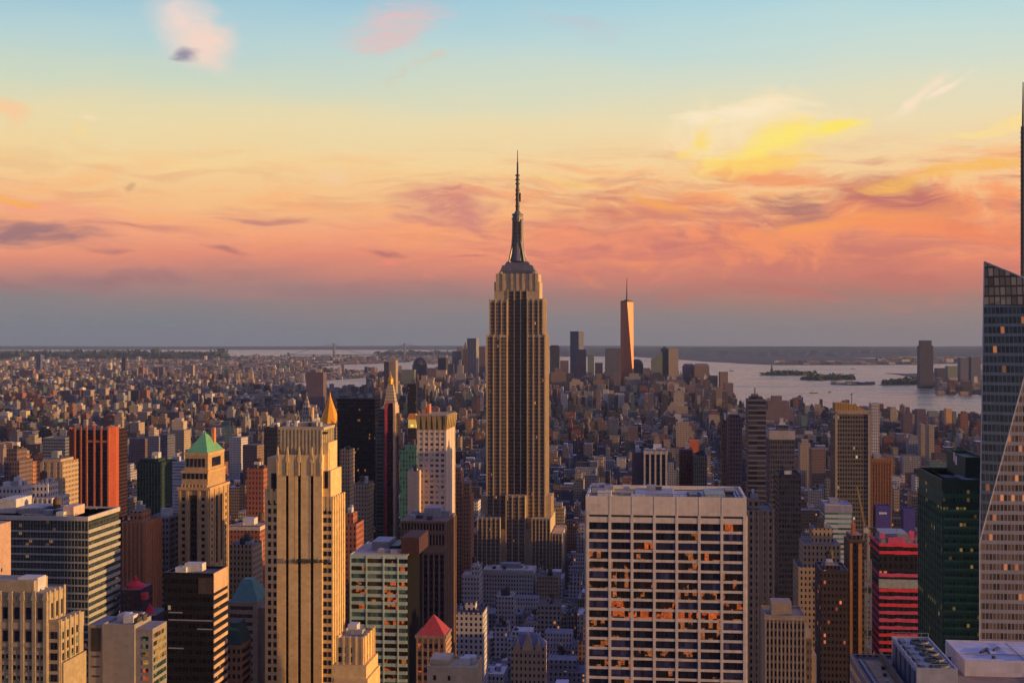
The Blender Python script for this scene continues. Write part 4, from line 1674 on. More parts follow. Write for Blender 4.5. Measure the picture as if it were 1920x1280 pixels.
# ---- black tower with striped side
def black_tower():
    b = Bld('office_tower', 'black windowless looking tower with an orange striped right side', 'office building', 308, 400, 1078, 530, 17, 'black tower')
    x, z, h, D = b.x, b.z, b.W / 2, b.D
    m = MB()
    m.box(-h, h, 0, D, 0, z(1078))
    parapet(m, -h, h, 0, D, z(1078), 1.0, .6)
    b.part(m, 'wall', fac('black_curtain', (.016, .015, .016), (.006, .006, .008), bay=1.5, floor=3.6, ww=.8, wh=.5, lit=.008, litc=(1, .7, .4), power=.4, roof=(.14, .12, .12)))
    st = stone('striped_tan', (.50, .34, .22), .8, .3)
    q = MB()
    q.box(h, h + .3, 0, D, z(1110), z(1078) + 1)
    b.part(q, 'side_panel', st)
    for k in range(17):
        q = MB()
        zz = z(1116) - k * 3.55
        q.box(h, h + .35, 0, D, zz - 1.5, zz)
        b.part(q, 'side_band', st)
    for py, a, c in ((1148, 316, 342), (1162, 316, 398), (1178, 370, 398), (1215, 316, 344)):
        q = MB()
        q.box(x(a), x(c), -.12, 0, z(py) - .25, z(py) + .25)
        b.part(q, 'ledge', M_GREY)
    q = MB()
    q.box(x(372), x(398), -.1, 0, z(1112), z(1082))
    b.part(q, 'screen_panel', stone('brown_screen', (.07, .05, .04)))
    clutter(b, -h + 1, h - 1, 2, D - 2, z(1078), 4, tank=False)


black_tower()


# ---- brick tower with green pyramid roof
def green_pyramid():
    b = Bld('brick_tower', 'orange brick and stone tower under a steep green pyramid roof', 'skyscraper', 335, 392, 960, 740, 33, 'green pyramid roofed tower')
    x, z, h, D = b.x, b.z, b.W / 2, b.D
    br = stone('tan_brick', (.40, .265, .13), .85, .45)
    tr = stone('terracotta_trim', (.46, .30, .15), .8, .5)
    dk = fac('recess_glazing', (.05, .035, .025), (.01, .01, .012), bay=1.4, floor=3.6, ww=.7, wh=.6)
    m = MB()
    m.box(-h, h, 0, D, 0, z(915))
    m.box(x(339), x(388), 1.4, D - 1.4, z(915), z(884))
    m.box(x(344), x(387), 2.4, D - 2.4, z(884), z(851))
    ribs(m, 'n', 0, (x(337), x(351), x(373), x(389)), 1.5, 0, z(915), .5)
    ribs(m, 'w', h, (1, 9, 17, 25, 32), 1.5, 0, z(915), .5)
    b.part(m, 'wall', br)
    m = MB()
    for py, e in ((915, .9), (884, .4), (851, .2)):
        k = {915: (-h, h, 0, D), 884: (x(339), x(388), 1.4, D - 1.4), 851: (x(344), x(387), 2.4, D - 2.4)}[py]
        m.box(k[0] - e, k[1] + e, k[2] - e, k[3] + e, z(py) - 1.0, z(py) + .5)
    for i in range(8):
        a = x(340) + (x(387) - x(340)) * i / 7
        m.pyr(a - .5, a + .5, .2, 1.2, z(915) + .5, z(915) + 2.6)
    b.part(m, 'cornice', tr)
    q = MB()
    q.pyr(x(345), x(386), 2.6, D - 2.6, z(851) + .5, z(817), .07)
    q.frus(x(364), x(367), D / 2 - 1, D / 2 + 1, z(818), x(364), x(367), D / 2 - .6, D / 2 + .6, z(813))
    b.part(q, 'roof', stone('green_copper', (.12, .33, .14), .55, .45, .25))
    q = MB()
    q.box(x(373), x(379), D * .62, D * .62 + 3, z(851), z(806))
    b.part(q, 'chimney', stone('red_chimney', (.5, .2, .11), .8))
    for px in (349, 356.5, 364, 371.5, 379):
        q = MB()
        q.box(x(px) - .75, x(px) + .75, 2.25, 2.42, z(876), z(860))
        b.part(q, 'arched_window', GL)
    for px in (344, 352, 360, 368, 376, 384):
        q = MB()
        q.box(x(px) - .8, x(px) + .8, 1.25, 1.42, z(898), z(888))
        b.part(q, 'window', GL)
    q = MB()
    q.box(x(357), x(369), -.15, .05, 0, z(928))
    b.part(q, 'window_bay', dk)
    rects = [(x(px) - .8, x(px) + .8, z(932 + k * 12.5) - 1.9, z(932 + k * 12.5)) for k in range(13) for px in (344, 381)]
    panes(b, rects, 'n', -.02, [GL], 'window', .1)
    rects = [(y - .9, y + .9, z(934 + k * 12.5) - 2, z(934 + k * 12.5)) for k in range(13) for y in (5, 29)]
    panes(b, rects, 'w', h + .02, [GL], 'window', .1)
    for y in (13, 21):
        q = MB()
        q.box(h - .05, h + .15, y - 1.6, y + 1.6, z(1060), z(932))
        b.part(q, 'window_bay', dk)
    q = MB()
    q.box(x(387) - .05, x(387) + .15, 9, 24, z(877), z(860))
    b.part(q, 'window', GL)


green_pyramid()


# ---- teal banded office with dark side
def teal_office():
    b = Bld('office_tower', 'pale teal banded office block with orange lit windows and a black right side', 'office building', 656, 763, 1042, 600, 40, 'teal banded office')
    x, z, h, D = b.x, b.z, b.W / 2, b.D
    tl = stone('teal_panel', (.38, .50, .43), .6, .3)
    zt = z(1042)
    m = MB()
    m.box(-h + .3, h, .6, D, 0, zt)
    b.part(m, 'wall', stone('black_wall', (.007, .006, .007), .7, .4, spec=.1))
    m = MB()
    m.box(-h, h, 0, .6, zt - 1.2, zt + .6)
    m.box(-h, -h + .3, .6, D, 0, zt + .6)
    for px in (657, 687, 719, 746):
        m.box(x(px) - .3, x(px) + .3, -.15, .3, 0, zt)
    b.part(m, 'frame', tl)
    q = MB()
    q.box(-h + .2, h - .2, .7, D - 1, zt, zt + .3)
    b.part(q, 'roof', stone('pink_roofing', (.42, .31, .25), .9))
    rr = random.Random(8)
    cols = [657, 687, 719, 746, 763]
    rects, kinds = [], []
    for k in range(20):
        zz = zt - 1.2 - k * 3.57
        q = MB()
        q.box(-h, h, 0, .6, zz - 3.57, zz - 2.05)
        b.part(q, 'spandrel', tl)
        for c0, c1 in zip(cols, cols[1:]):
            rects.append((x(c0) + .3, x(c1) - .3, zz - 2.05, zz))
            p = rr.random()
            hot = k in (1, 3, 4, 5, 6, 8, 9) and c0 > 700
            kinds.append((GLO if p < .45 else GLY if p < .6 else GLT) if hot else GLO if p < .08 else GLW if p < .22 else GLT if p < .7 else GL)
    panes(b, rects, 'n', .3, [GL, GLT, GLY, GLO, GLW], 'window', .1, 100, pick=lambda i: kinds[i])
    for a, c, y0, y1, hh, mt in ((697, 729, 14, 30, 4.5, M_GREY), (732, 748, 12, 30, 3, M_STEEL), (752, 786, 6, 30, 8, stone('maroon_plant', (.06, .03, .035)))):
        q = MB()
        q.box(x(a, y0), x(c, y0), y0, y1, zt + .3, zt + hh)
        ledg = [zt + hh * t for t in (.4, .7)]
        ledges(q, 'n', y0, x(a, y0), x(c, y0), ledg, .3, .2)
        b.part(q, 'bulkhead', mt)
    clutter(b, x(700, 6), x(760, 6), 3, 12, zt + .3, 4, tank=False, big=False)
    # low building with the red pyramid roof in front
    b = Bld('hip_roofed_building', 'stone block under a red pyramid roof at the bottom of the view', 'building', 780, 835, 1196, 560, 15, 'red pyramid roofed block')
    x, z, h, D = b.x, b.z, b.W / 2, b.D
    m = MB()
    m.box(-h, h, 0, D, 0, z(1196))
    m.box(-h - .4, h + .4, -.4, D + .4, z(1196), z(1191))
    ribs(m, 'n', 0, lins(-h + .5, h - .5, 6), .7, 0, z(1196), .25)
    b.part(m, 'wall', stone('brown_stone', (.22, .155, .11), .85, .5))
    q = MB()
    q.pyr(-h + .3, h - .3, .3, D - .3, z(1191), z(1158), .02)
    b.part(q, 'roof', stone('red_tiles', (.31, .045, .045), .7, .4, .6))
    rects = [(a - .75, a + .75, z(1206 + k * 15) - 2, z(1206 + k * 15)) for k in range(5) for a in [x(p) for p in (787, 798, 808, 818, 828)]]
    panes(b, rects, 'n', -.02, [GL, GL, GLO], 'window', .1)
    m = MB()
    for k in range(8):
        m.box(h, h + .3, 0, D, z(1204 + k * 11) - 1.2, z(1204 + k * 11))
    b.part(m, 'side_bands', stone('tan_bands', (.42, .25, .14)))
    b = Bld('low_block', 'cream stone roof with a blank parapet cut off by the bottom edge', 'building', 801, 893, 1254, 470, 16, 'cream bottom block', mark=False)
    x, z, h, D = b.x, b.z, b.W / 2, b.D
    m = MB()
    m.box(-h, h, 0, D, 0, z(1254))
    parapet(m, -h, h, 0, D, z(1254), 1.0, .5)
    m.box(-h, x(838), 5, D, z(1254), z(1243))
    b.part(m, 'wall', stone('cream_plaster', (.50, .38, .22), .85, .4))
    for px in (815, 842):
        q = MB()
        q.box(x(px) - .5, x(px) + .5, -.1, .05, z(1275), z(1266))
        b.part(q, 'window', GL)
    clutter(b, x(845), x(885), 4, 14, z(1254), 3, tank=False, big=False)


teal_office()


# ---- generic builder for the towers that stand further back
def tower(name, label, cat, px, ytop, Y, D, mat, short=None, tiers=(), side=None, piers=0, pier_mat=None, pier_w=.8, tank=False, n=2, group=None,
          crown=0, bands=0, band_mat=None, band_h=1.2, rot=None, z_low=None, roofbits=True):
    b = Bld(name, label, cat, px[0], px[1], ytop, Y, D, short, group, rot)
    h = b.W / 2
    m = MB()
    m.box(-h, h, 0, D, 0, b.H)
    if roofbits and Y < 2200:
        parapet(m, -h, h, 0, D, b.H, 1.0, .5)
    tz = b.H
    ta = (-h, h, 0, D)
    for a, c, py in tiers:
        f = D * .5 * min(.7, 1 - (c - a) / (px[1] - px[0]))
        ta = (b.x(a, f), b.x(c, f), f, D - f)
        m.box(*ta, tz, b.z(py, f))
        tz = b.z(py, f)
    b.part(m, 'wall', mat)
    if piers:
        q = MB()
        ribs(q, 'n', 0, lins(-h + pier_w / 2, h - pier_w / 2, piers), pier_w, 0, b.H + .6, .5)
        if side is not None:
            ribs(q, 'w' if side > 0 else 'e', h if side > 0 else -h, lins(pier_w / 2, D - pier_w / 2, max(3, int(piers * D / b.W))), pier_w, 0, b.H + .6, .5)
        b.part(q, 'pier', pier_mat or mat)
    if bands:
        fl = 3.8
        for k in range(bands):
            q = MB()
            zz = b.H - 1 - k * fl
            q.box(-h - .15, h + .15, -.25, D, zz - band_h, zz)
            b.part(q, 'spandrel', band_mat)
    if crown:
        q = MB()
        q.box(-h - .4, h + .4, -.4, D + .4, b.H - crown, b.H + .4)
        b.part(q, 'cornice', pier_mat or band_mat or mat)
    if roofbits and Y < 1500:
        clutter(b, ta[0] + 1, ta[1] - 1, ta[2] + 1, ta[3] - 1, tz, n, tank=tank)
    return b


tan = lambda nm, k=1.0, **kw: fac(nm, (.40 * k, .29 * k, .18 * k), **kw)

# 750-845: brown stone tower with slotted crown
def slotted_crown():
    b = Bld('stone_tower', 'brown stone tower with tall upright slots behind the teal banded office', 'skyscraper', 751, 835, 978, 700, 34, 'brown slotted tower')
    x, z, h, D = b.x, b.z, b.W / 2, b.D
    br = stone('brown_granite', (.20, .125, .085), .8, .45)
    m = MB()
    m.box(-h, h, .8, D, 0, z(980))
    m.box(-h, h, 0, .8, z(1036), z(1022))
    m.box(-h, h, 0, .8, z(1001), z(994))
    m.box(-h - .3, h + .3, -.3, D, z(980), z(976))
    ribs(m, 'n', .8, lins(-h + .4, h - .4, 15), .7, z(1022), z(980), .8)
    ribs(m, 'n', .8, lins(-h + .4, h - .4, 9), .95, 0, z(1036), .8)
    ribs(m, 'w', h, lins(.6, D - .6, 7), 1.3, 0, z(980), .7)
    b.part(m, 'wall', br)
    for a, c in zip(lins(-h + .4, h - .4, 9), lins(-h + .4, h - .4, 9)[1:]):
        q = MB()
        q.box(a + .5, c - .5, .6, .82, 0, z(1040))
        b.part(q, 'window_strip', fac('slot_strip', (.05, .04, .045), (.012, .012, .016), bay=1.3, floor=3.6, ww=.9, wh=.6))
    for a, c in zip(lins(-h + .4, h - .4, 15), lins(-h + .4, h - .4, 15)[1:]):
        for z0, z1 in ((z(1021), z(1003)), (z(994), z(982))):
            q = MB()
            q.box(a + .4, c - .4, .6, .82, z0, z1)
            b.part(q, 'window', GL)
    clutter(b, -h + 1, h - 1, 3, D - 2, z(976), 9, tank=False)


slotted_crown()


def white_grid_tower():
    b = Bld('grid_tower', 'white gridded tower with fluted grey crown and orange right side', 'skyscraper', 783, 836, 805, 1000, 44, 'white gridded tower')
    x, z, h, D = b.x, b.z, b.W / 2, b.D
    st = stone('white_precast', (.58, .46, .35), .7, .3)
    m = MB()
    m.box(-h, h, .6, D, 0, z(805))
    ribs(m, 'n', .6, lins(-h + .5, h - .5, 6), 1.6, 0, z(805), .6)
    for k in range(26):
        zz = z(805) - 1.2 - k * 4.1
        m.box(-h, h, .1, .65, zz - 1.1, zz + 1.0)
    ribs(m, 'w', h, (1, 15, 29, 43), 2, 0, z(805), .4)
    b.part(m, 'wall', st)
    cs = lins(-h + .5, h - .5, 6)
    rects = [(a + .8, c - .8, z(805) - 2.3 - k * 4.1 - 2.0, z(805) - 2.3 - k * 4.1) for k in range(20) for a, c in zip(cs, cs[1:])]
    panes(b, rects, 'n', .58, [glass('silver_pane', (.10, .08, .09), .1), glass('pale_blind', (.36, .29, .24), .4)], 'window', .1)
    m = MB()
    m.box(-h + .6, h - .6, 1.4, D - 1, z(805), z(782))
    zt = z(779)
    for a in lins(-h + .5, h - .5, 6):
        m.prism([(a - .9, -.2), (a + .9, -.2), (a + .9, 1.4), (a - .9, 1.4)], z(806), zt, 0, [(a - 1.9, -1.4), (a + 1.9, -1.4), (a + 1.9, 1.4), (a - 1.9, 1.4)])
    for y in lins(1, D - 1, 6):
        m.prism([(h - .6, y - 1), (h + .5, y - 1), (h + .5, y + 1), (h - .6, y + 1)], z(806), zt, 0, [(h - .6, y - 3), (h + 1.8, y - 3), (h + 1.8, y + 3), (h - .6, y + 3)])
    m.box(-h - .8, h + .8, -.8, D + .6, zt - .3, zt + .5)
    b.part(m, 'crown', stone('fluted_crown', (.34, .25, .12), .7, .4))
    q = MB()
    q.box(x(801, 20), x(806, 20), 18, 26, zt, zt + 8).box(x(793, 20), x(800, 20), 18, 26, zt, zt + 4)
    b.part(q, 'bulkhead', stone('red_bulkhead', (.45, .17, .09)))


white_grid_tower()

# named towers further back: (label is what a viewer can see)
M_BLK = fac('black_slab', (.020, .016, .018), (.008, .008, .012), bay=1.5, floor=3.7, ww=.75, wh=.6, lit=.02, litc=(1, .4, .1), power=.3, roof=(.02, .02, .02))
tower('slab_tower', 'black slab tower behind the golden pyramid roof', 'skyscraper', (632, 703), 748, 1340, 24, M_BLK, 'black slab', n=1, crown=5, roofbits=False)
tower('stone_slab', 'blank tan windowless slab left of the white gridded tower', 'building', (764, 783), 886, 985, 20, stone('blank_tan', (.55, .41, .28), .8, .3), 'blank tan slab', n=1)
tower('glass_tower', 'teal glass tower beside the blank tan slab', 'skyscraper', (750, 781), 846, 1060, 24, fac('teal_glass', (.09, .20, .18), (.03, .12, .11), bay=2.5, floor=3.5, ww=.6, wh=.7, roof=(.1, .14, .12)), 'teal glass tower', tiers=((758, 781, 835),), n=1)


def slender_tower():
    b = Bld('slender_tower', 'slender dark tower with a red left edge and glowing right edge', 'skyscraper', 721, 741, 760, 1110, 16, 'slender red-edged tower')
    x, z, h, D = b.x, b.z, b.W / 2, b.D
    m = MB()
    m.box(-h, h, .4, D, 0, z(775))
    m.frus(-h + .5, h - .5, .5, D - 1, z(775), -h + 2.6, h - 2.6, 4, D - 4, z(756))
    b.part(m, 'wall', fac('maroon_shaft', (.06, .03, .03), (.012, .01, .012), bay=2, floor=3.4, ww=.7, wh=.6, roof=(.3, .2, .15)))
    for a, c, mt in ((721, 725.5, stone('red_edge', (.42, .06, .07))), (737, 741, stone('tan_edge', (.50, .36, .24)))):
        q = MB()
        q.box(x(a), x(c), -.3, D * .9, 0, z(765))
        q.frus(x(a), x(c), -.3, D * .9, z(765), x(a) + (.9 if a < 730 else -.5), x(c) + (.9 if a < 730 else -.5), 1, D * .8, z(755))
        b.part(q, 'edge_pier', mt)
    q = MB()
    q.box(x(704), -h, 1.5, D, 0, z(802))
    q.box(x(708), -h, 3, D, z(802), z(768))
    b.part(q, 'wing', fac('grey_wing', (.11, .11, .10), (.03, .035, .035), bay=6, floor=3.4, ww=.9, wh=.55, roof=(.1, .1, .1)))


slender_tower()


def lantern_tower():
    b = Bld('clock_tower', 'tall tan campanile with a gold lantern above the slender red-edged tower', 'tower', 718, 742, 764, 2050, 22, 'gold lantern campanile')
    x, z, h, D = b.x, b.z, b.W / 2, b.D
    m = MB()
    st = fac('campanile_stone', (.40, .32, .22), bay=3, floor=4, ww=.4, wh=.5, roof=(.3, .25, .2))
    m.box(-h, h, 0, D, 0, z(764))
    m.box(-h - 1, h + 1, -1, D + 1, z(764), z(760))
    b.part(m, 'wall', st)
    q = MB()
    q.pyr(-h + 1, h - 1, 1, D - 1, z(760), z(720), .22)
    b.part(q, 'roof', fac('spire_stone', (.42, .33, .2), bay=2.5, floor=5, ww=.4, wh=.4, roof=(.42, .33, .2)))
    q = MB()
    cx, cy = 0, D / 2
    q.cyl(cx, cy, 3.6, 3.6, z(722), z(717), 10).cyl(cx, cy, 4.6, 4.6, z(717), z(711), 10).cyl(cx, cy, 4.4, .6, z(711), z(703), 10).cyl(cx, cy, .5, .2, z(703), z(696), 6)
    b.part(q, 'lantern', stone('gilding', (.85, .42, .06), .35, .2, .3, .6))


lantern_tower()


def gold_pyramid():
    b = Bld('pyramid_tower', 'stone tower under a tall golden pyramid roof behind the yellow slot tower', 'tower', 598, 631, 798, 1690, 24, 'golden pyramid roof')
    x, z, h, D = b.x, b.z, b.W / 2, b.D
    m = MB()
    m.box(-h, h, 0, D, 0, z(798))
    m.box(-h - 6, h + 4, -4, D + 6, 0, z(830))
    for a in (-h, h):
        for y in (0, D):
            m.pyr(a - 1.6, a + 1.6, y - 1.6, y + 1.6, z(800), z(786))
    b.part(m, 'wall', fac('pyramid_stone', (.36, .27, .17), bay=3, floor=4, ww=.45, wh=.55))
    cx, cy = 0, D / 2
    q = MB()
    r = h * 1.2
    q.cyl(cx, cy, r, r * .24, z(794), z(753), 8).cyl(cx, cy, r * .24, r * .08, z(753), z(743), 8).cyl(cx, cy, r * .08, .15, z(743), z(735), 6)
    b.part(q, 'roof', stone('gold_roof', (.80, .34, .03), .45, .3, .2, .35))


gold_pyramid()


def spiked_tower():
    b = Bld('spired_tower', 'grey tower with a pointed openwork cap just above the yellow tower', 'tower', 554, 586, 786, 1150, 18, 'grey pointed cap')
    x, z, h, D = b.x, b.z, b.W / 2, b.D
    st = fac('grey_belvedere', (.28, .25, .22), bay=2.2, floor=4, ww=.45, wh=.6, roof=(.3, .27, .23))
    m = MB()
    m.box(-h, h, 0, D, 0, z(786))
    ribs(m, 'n', 0, lins(-h + .4, h - .4, 6), .7, z(830), z(783), .4)
    b.part(m, 'wall', st)
    q = MB()
    q.pyr(-h * .6, h * .6, 2, D - 2, z(786), z(744), .06)
    q.beam((0, D / 2, z(746)), (0, D / 2, z(736)), .6)
    for s in (-1, 1):
        q.pyr(s * h * .75 - 1, s * h * .75 + 1, 1, 3, z(786), z(768))
    b.part(q, 'cap', st)
    q = MB()
    q.box(h * .45, h * .9, 3, 8, z(786), z(764))
    b.part(q, 'turret', stone('tan_turret', (.48, .33, .2)))


spiked_tower()


def copper_lantern():
    b = Bld('lantern_building', 'dark tower topped by a glowing copper lantern left of the fluted crown', 'tower', 762, 782, 822, 1400, 14, 'copper lantern')
    x, z, h, D = b.x, b.z, b.W / 2, b.D
    m = MB()
    m.box(-h, h, 0, D, 0, z(822))
    m.box(-h + 1, h - 1, 1, D - 1, z(822), z(802))
    b.part(m, 'wall', fac('dark_lantern_base', (.06, .05, .06), bay=2, floor=3.6))
    q = MB()
    q.frus(-h + .6, h - .6, .6, D - .6, z(786), -h + 2.2, h - 2.2, 2.4, D - 2.4, z(776))
    b.part(q, 'roof', stone('copper_roof', (.62, .24, .05), .5, .3))
    q = MB()
    q.box(-h + 1.6, h - 1.6, 1.6, D - 1.6, z(802), z(786))
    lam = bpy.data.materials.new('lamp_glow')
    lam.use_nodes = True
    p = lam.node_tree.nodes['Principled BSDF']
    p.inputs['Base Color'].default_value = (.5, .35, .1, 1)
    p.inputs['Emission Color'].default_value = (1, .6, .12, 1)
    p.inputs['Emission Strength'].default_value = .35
    b.part(q, 'lantern', lam)
    q = MB()
    q.box(-1.4, 1.4, 1.1, 1.6, z(800), z(796))
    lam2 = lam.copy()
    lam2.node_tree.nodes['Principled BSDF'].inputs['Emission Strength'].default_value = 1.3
    b.part(q, 'lamp', lam2)


copper_lantern()

RB = fac('red_brick', (.30, .11, .07), bay=2.4, floor=3.5, ww=.4, wh=.5, roof=(.2, .12, .1))
OB = fac('orange_brick', (.36, .17, .09), bay=2.4, floor=3.5, ww=.42, wh=.5, roof=(.25, .18, .12))
TB = tan('tan_brick_wall', 1.0, bay=2.4, floor=3.6, ww=.42, wh=.5)
GB = fac('grey_wall', (.26, .24, .23), bay=2.2, floor=3.6, ww=.5, wh=.5)
PB = fac('pale_wall', (.48, .43, .38), bay=2.4, floor=3.6, ww=.45, wh=.5, roof=(.4, .38, .36))
DB = fac('dark_glass_wall', (.045, .045, .06), (.018, .02, .03), bay=1.8, floor=3.7, ww=.7, wh=.6, roof=(.06, .06, .07))
PU = fac('plum_wall', (.15, .105, .105), bay=2.2, floor=3.5, ww=.45, wh=.5, roof=(.14, .12, .12))

tower('brick_tower', 'two lobed orange brick tower between the banded slab and the grey tower', 'building', (229, 272), 982, 720, 24, OB, 'orange brick twin lobed tower', tiers=((243, 266, 958),), piers=6, pier_mat=stone('orange_pier', (.40, .17, .08)), pier_w=1.4, side=1)
tower('grey_tower', 'narrow grey tower in front of the green pyramid roofed tower, left side', 'building', (275, 318), 972, 760, 20, GB, 'narrow grey tower', piers=5, side=1, tank=True)
tower('brick_slab', 'red brick slab behind the yellow slot tower, right side', 'building', (640, 668), 985, 780, 20, RB, 'red brick slab', tiers=((646, 662, 962),), side=1)
tower('tan_block', 'narrow tan block in front of the black slab', 'building', (637, 656), 845, 1180, 18, TB, 'narrow tan block')
tower('stepped_block', 'tan block with bluish windows below the black slab', 'building', (664, 690), 908, 1080, 22, TB, 'tan block under the black slab', tank=True)
tower('deco_block', 'orange lit stepped brick block left of the central mast tower', 'building', (846, 866), 905, 1150, 22, OB, 'stepped orange brick block', tiers=((850, 864, 885), (853, 862, 876)), side=1)
tower('deco_block', 'second orange lit stepped block just right of the first, left of the mast tower', 'building', (866, 882), 930, 1100, 22, OB, 'lower stepped orange block', tiers=((868, 880, 905),), side=1)
tower('low_tower', 'pale gridded corner block at the left foot of the mast tower', 'building', (866, 898), 1080, 1000, 20, PB, 'pale corner block', tiers=((884, 898, 1060),), piers=6, tank=True)
tower('low_tower', 'grey low block with white parapet directly below the mast tower', 'building', (905, 1000), 1070, 1130, 26, PB, 'white parapet block', crown=2.5, band_mat=stone('white_parapet', (.5, .44, .36)), tank=True, n=5)
tower('low_tower', 'tan low block with rows of small windows right below the mast tower', 'building', (1006, 1046), 1082, 1120, 24, TB, 'tan low block', tank=True, n=4)
tower('low_tower', 'pale loft with tall piers in front of the white parapet block', 'building', (930, 962), 1120, 980, 20, PB, 'pale piered loft', piers=6, tank=True, n=4)
tower('gothic_block', 'tan gabled stone house with slate blue roof at the bottom', 'building', (958, 1021), 1212, 700, 14, TB, 'slate roofed gabled house', n=0, roofbits=False)


def gables():
    o = [k for k in COL.objects if k.name.startswith('gothic_block')][0]
    W = [c for c in o.children][0].dimensions.x
    H = [c for c in o.children][0].dimensions.z
    h = W / 2
    m = MB()
    m.prism([(-h, 0), (h, 0), (h, 14), (-h, 14)], H, H + 5.5, 0, [(-h * .55, 6), (h * .55, 6), (h * .55, 8), (-h * .55, 8)])
    m.make('roof', stone('blue_slate', (.14, .15, .20), .7), o)
    m = MB()
    for c, w, hh in ((0, 3.4, 8), (-h * .62, 2, 4.6), (h * .62, 2, 4.6)):
        m.v += [(c - w, -.3, H - 2), (c + w, -.3, H - 2), (c, -.3, H + hh), (c - w, 3, H - 2), (c + w, 3, H - 2), (c, 3, H + hh)]
        k = len(m.v) - 6
        for f in ((0, 1, 2), (5, 4, 3), (0, 3, 4, 1), (1, 4, 5, 2), (2, 5, 3, 0)):
            m.f.append(tuple(k + i for i in f))
            m.mi.append(0)
    m.make('gable', stone('gable_stone', (.46, .33, .2)), o)


gables()


def teal_hip():
    b = Bld('hip_roofed_tower', 'grey banded tower under a teal hipped roof', 'building', 424, 481, 1128, 620, 22, 'teal hip roofed tower')
    x, z, h, D = b.x, b.z, b.W / 2, b.D
    m = MB()
    m.box(-h, h, .4, D, 0, z(1128))
    for k in range(14):
        m.box(-h, h, 0, .45, z(1128) - 2.0 - k * 3.8, z(1128) - k * 3.8)
    ribs(m, 'n', .4, (-h + .8, h - .8), 2.2, 0, z(1128), .5)
    m.box(h, h + 3.4, 3, D, 0, z(1140))
    b.part(m, 'wall', stone('grey_tan', (.27, .215, .16), .85, .4))
    q = MB()
    q.box(-h + 2, h - 2, .3, .5, 0, z(1130))
    b.part(q, 'window_band', fac('hip_glazing', (.05, .05, .06), (.02, .022, .03), bay=1.6, floor=3.8, ww=.8, wh=.9))
    q = MB()
    q.prism([(x(430), 1), (h + .2, 1), (h + .2, D), (x(430), D)], z(1128), z(1091), 0, [(x(445), 8), (x(462), 8), (x(462), 13), (x(445), 13)])
    b.part(q, 'roof', stone('teal_copper', (.085, .20, .16), .6, .4, .3))
    b = Bld('gabled_house', 'orange sided brick house with a dark green roof slope', 'building', 416, 452, 1208, 560, 14, 'dark green roofed house')
    x, z, h, D = b.x, b.z, b.W / 2, b.D
    m = MB()
    m.box(-h, h, 0, D, 0, z(1208))
    b.part(m, 'wall', fac('house_brick', (.30, .16, .09), bay=2.2, floor=3.6))
    q = MB()
    q.prism([(-h, 0), (h, 0), (h, D), (-h, D)], z(1208), z(1172), 0, [(-h * .5, 5), (h * .3, 5), (h * .3, D), (-h * .5, D)])
    b.part(q, 'roof', stone('dark_green_roof', (.03, .06, .045), .7))
    for k in range(5):
        q = MB()
        q.box(h, h + .15, 2, D - 2, z(1220 + k * 14) - 1.5, z(1220 + k * 14))
        b.part(q, 'window_band', GL)
    # dark block with red tarpaulin roofs
    b = Bld('pavilion_block', 'dark block with a bright red round canopy on its roof, right of the banded slab', 'building', 226, 262, 1105, 640, 16, 'red canopied block')
    x, z, h, D = b.x, b.z, b.W / 2, b.D
    m = MB()
    m.box(-h, h, 0, D, 0, z(1105))
    m.box(h, h + 9, -3, D, 0, z(1150))
    b.part(m, 'wall', fac('dark_block', (.05, .035, .05), bay=2, floor=3.6))
    q = MB()
    q.cyl(0, 7, h * 1.0, h * .9, z(1105) + .1, z(1100), 16).cyl(0, 7, h * .9, h * .3, z(1100), z(1094), 16).cyl(0, 7, h * .25, h * .12, z(1094), z(1084), 12)
    b.part(q, 'canopy', stone('red_canvas', (.62, .03, .045), .7, .3))
    q = MB()
    q.cyl(h + 4, 3, 2.6, 2.3, z(1150), z(1147), 14).cyl(h + 4, 3, 2.3, .4, z(1147), z(1133), 14)
    b.part(q, 'canopy', stone('red_canvas_small', (.55, .03, .05), .7, .3))
    q = MB()
    q.box(h - 1, h + 3, 1, 4, z(1124), z(1112))
    b.part(q, 'canopy', stone('red_sheet', (.55, .05, .06), .7, .3))


teal_hip()


def red_brown_tower():
    b = Bld('brick_tower', 'red brown tower of upright brick piers with black glass between, cut corners', 'skyscraper', 121, 213, 806, 1290, 34, 'red pier tower')
    x, z, h, D = b.x, b.z, b.W / 2, b.D
    w = b.W
    pts = [(-h, 12), (x(141), 0), (x(203), 0), (h, 5), (h, D), (-h, D)]
    core = fac('pier_glazing', (.05, .025, .025), (.010, .009, .014), bay=1.5, floor=3.7, ww=.8, wh=.6, roof=(.1, .07, .06))
    m = MB()
    m.prism(pts, 0, z(806))
    b.part(m, 'wall', core)
    rb = stone('red_pier_brick', (.42, .13, .065), .85, .4)
    rb2 = stone('bright_red_brick', (.38, .085, .04), .85, .35)
    for px in (141, 152, 163, 177, 190, 203):
        q = MB()
        q.box(x(px) - .85, x(px) + .85, -.9, .1, 0, z(798 if px != 141 else 803))
        b.part(q, 'pier', rb)
    for t in (0, .25, .5, .75):
        q = MB()
        a, y = -h + (x(141) + h) * t, 12 - 12 * t
        q.box(a - .5, a + .5, y - .9, y + .2, 0, z(802))
        b.part(q, 'pier', rb)
    q = MB()
    q.prism([(x(203) + .2, -.5), (h + .3, 4.6), (h + .3, 12), (x(203) + .2, 8)], 0, z(800))
    b.part(q, 'corner_wall', rb2)
    m = MB()
    m.box(x(163), x(204), -.7, .05, z(829), z(825))
    m.box(x(163) - .5, x(163) + .5, -.75, .05, 0, z(825))
    b.part(m, 'lintel', rb)


red_brown_tower()

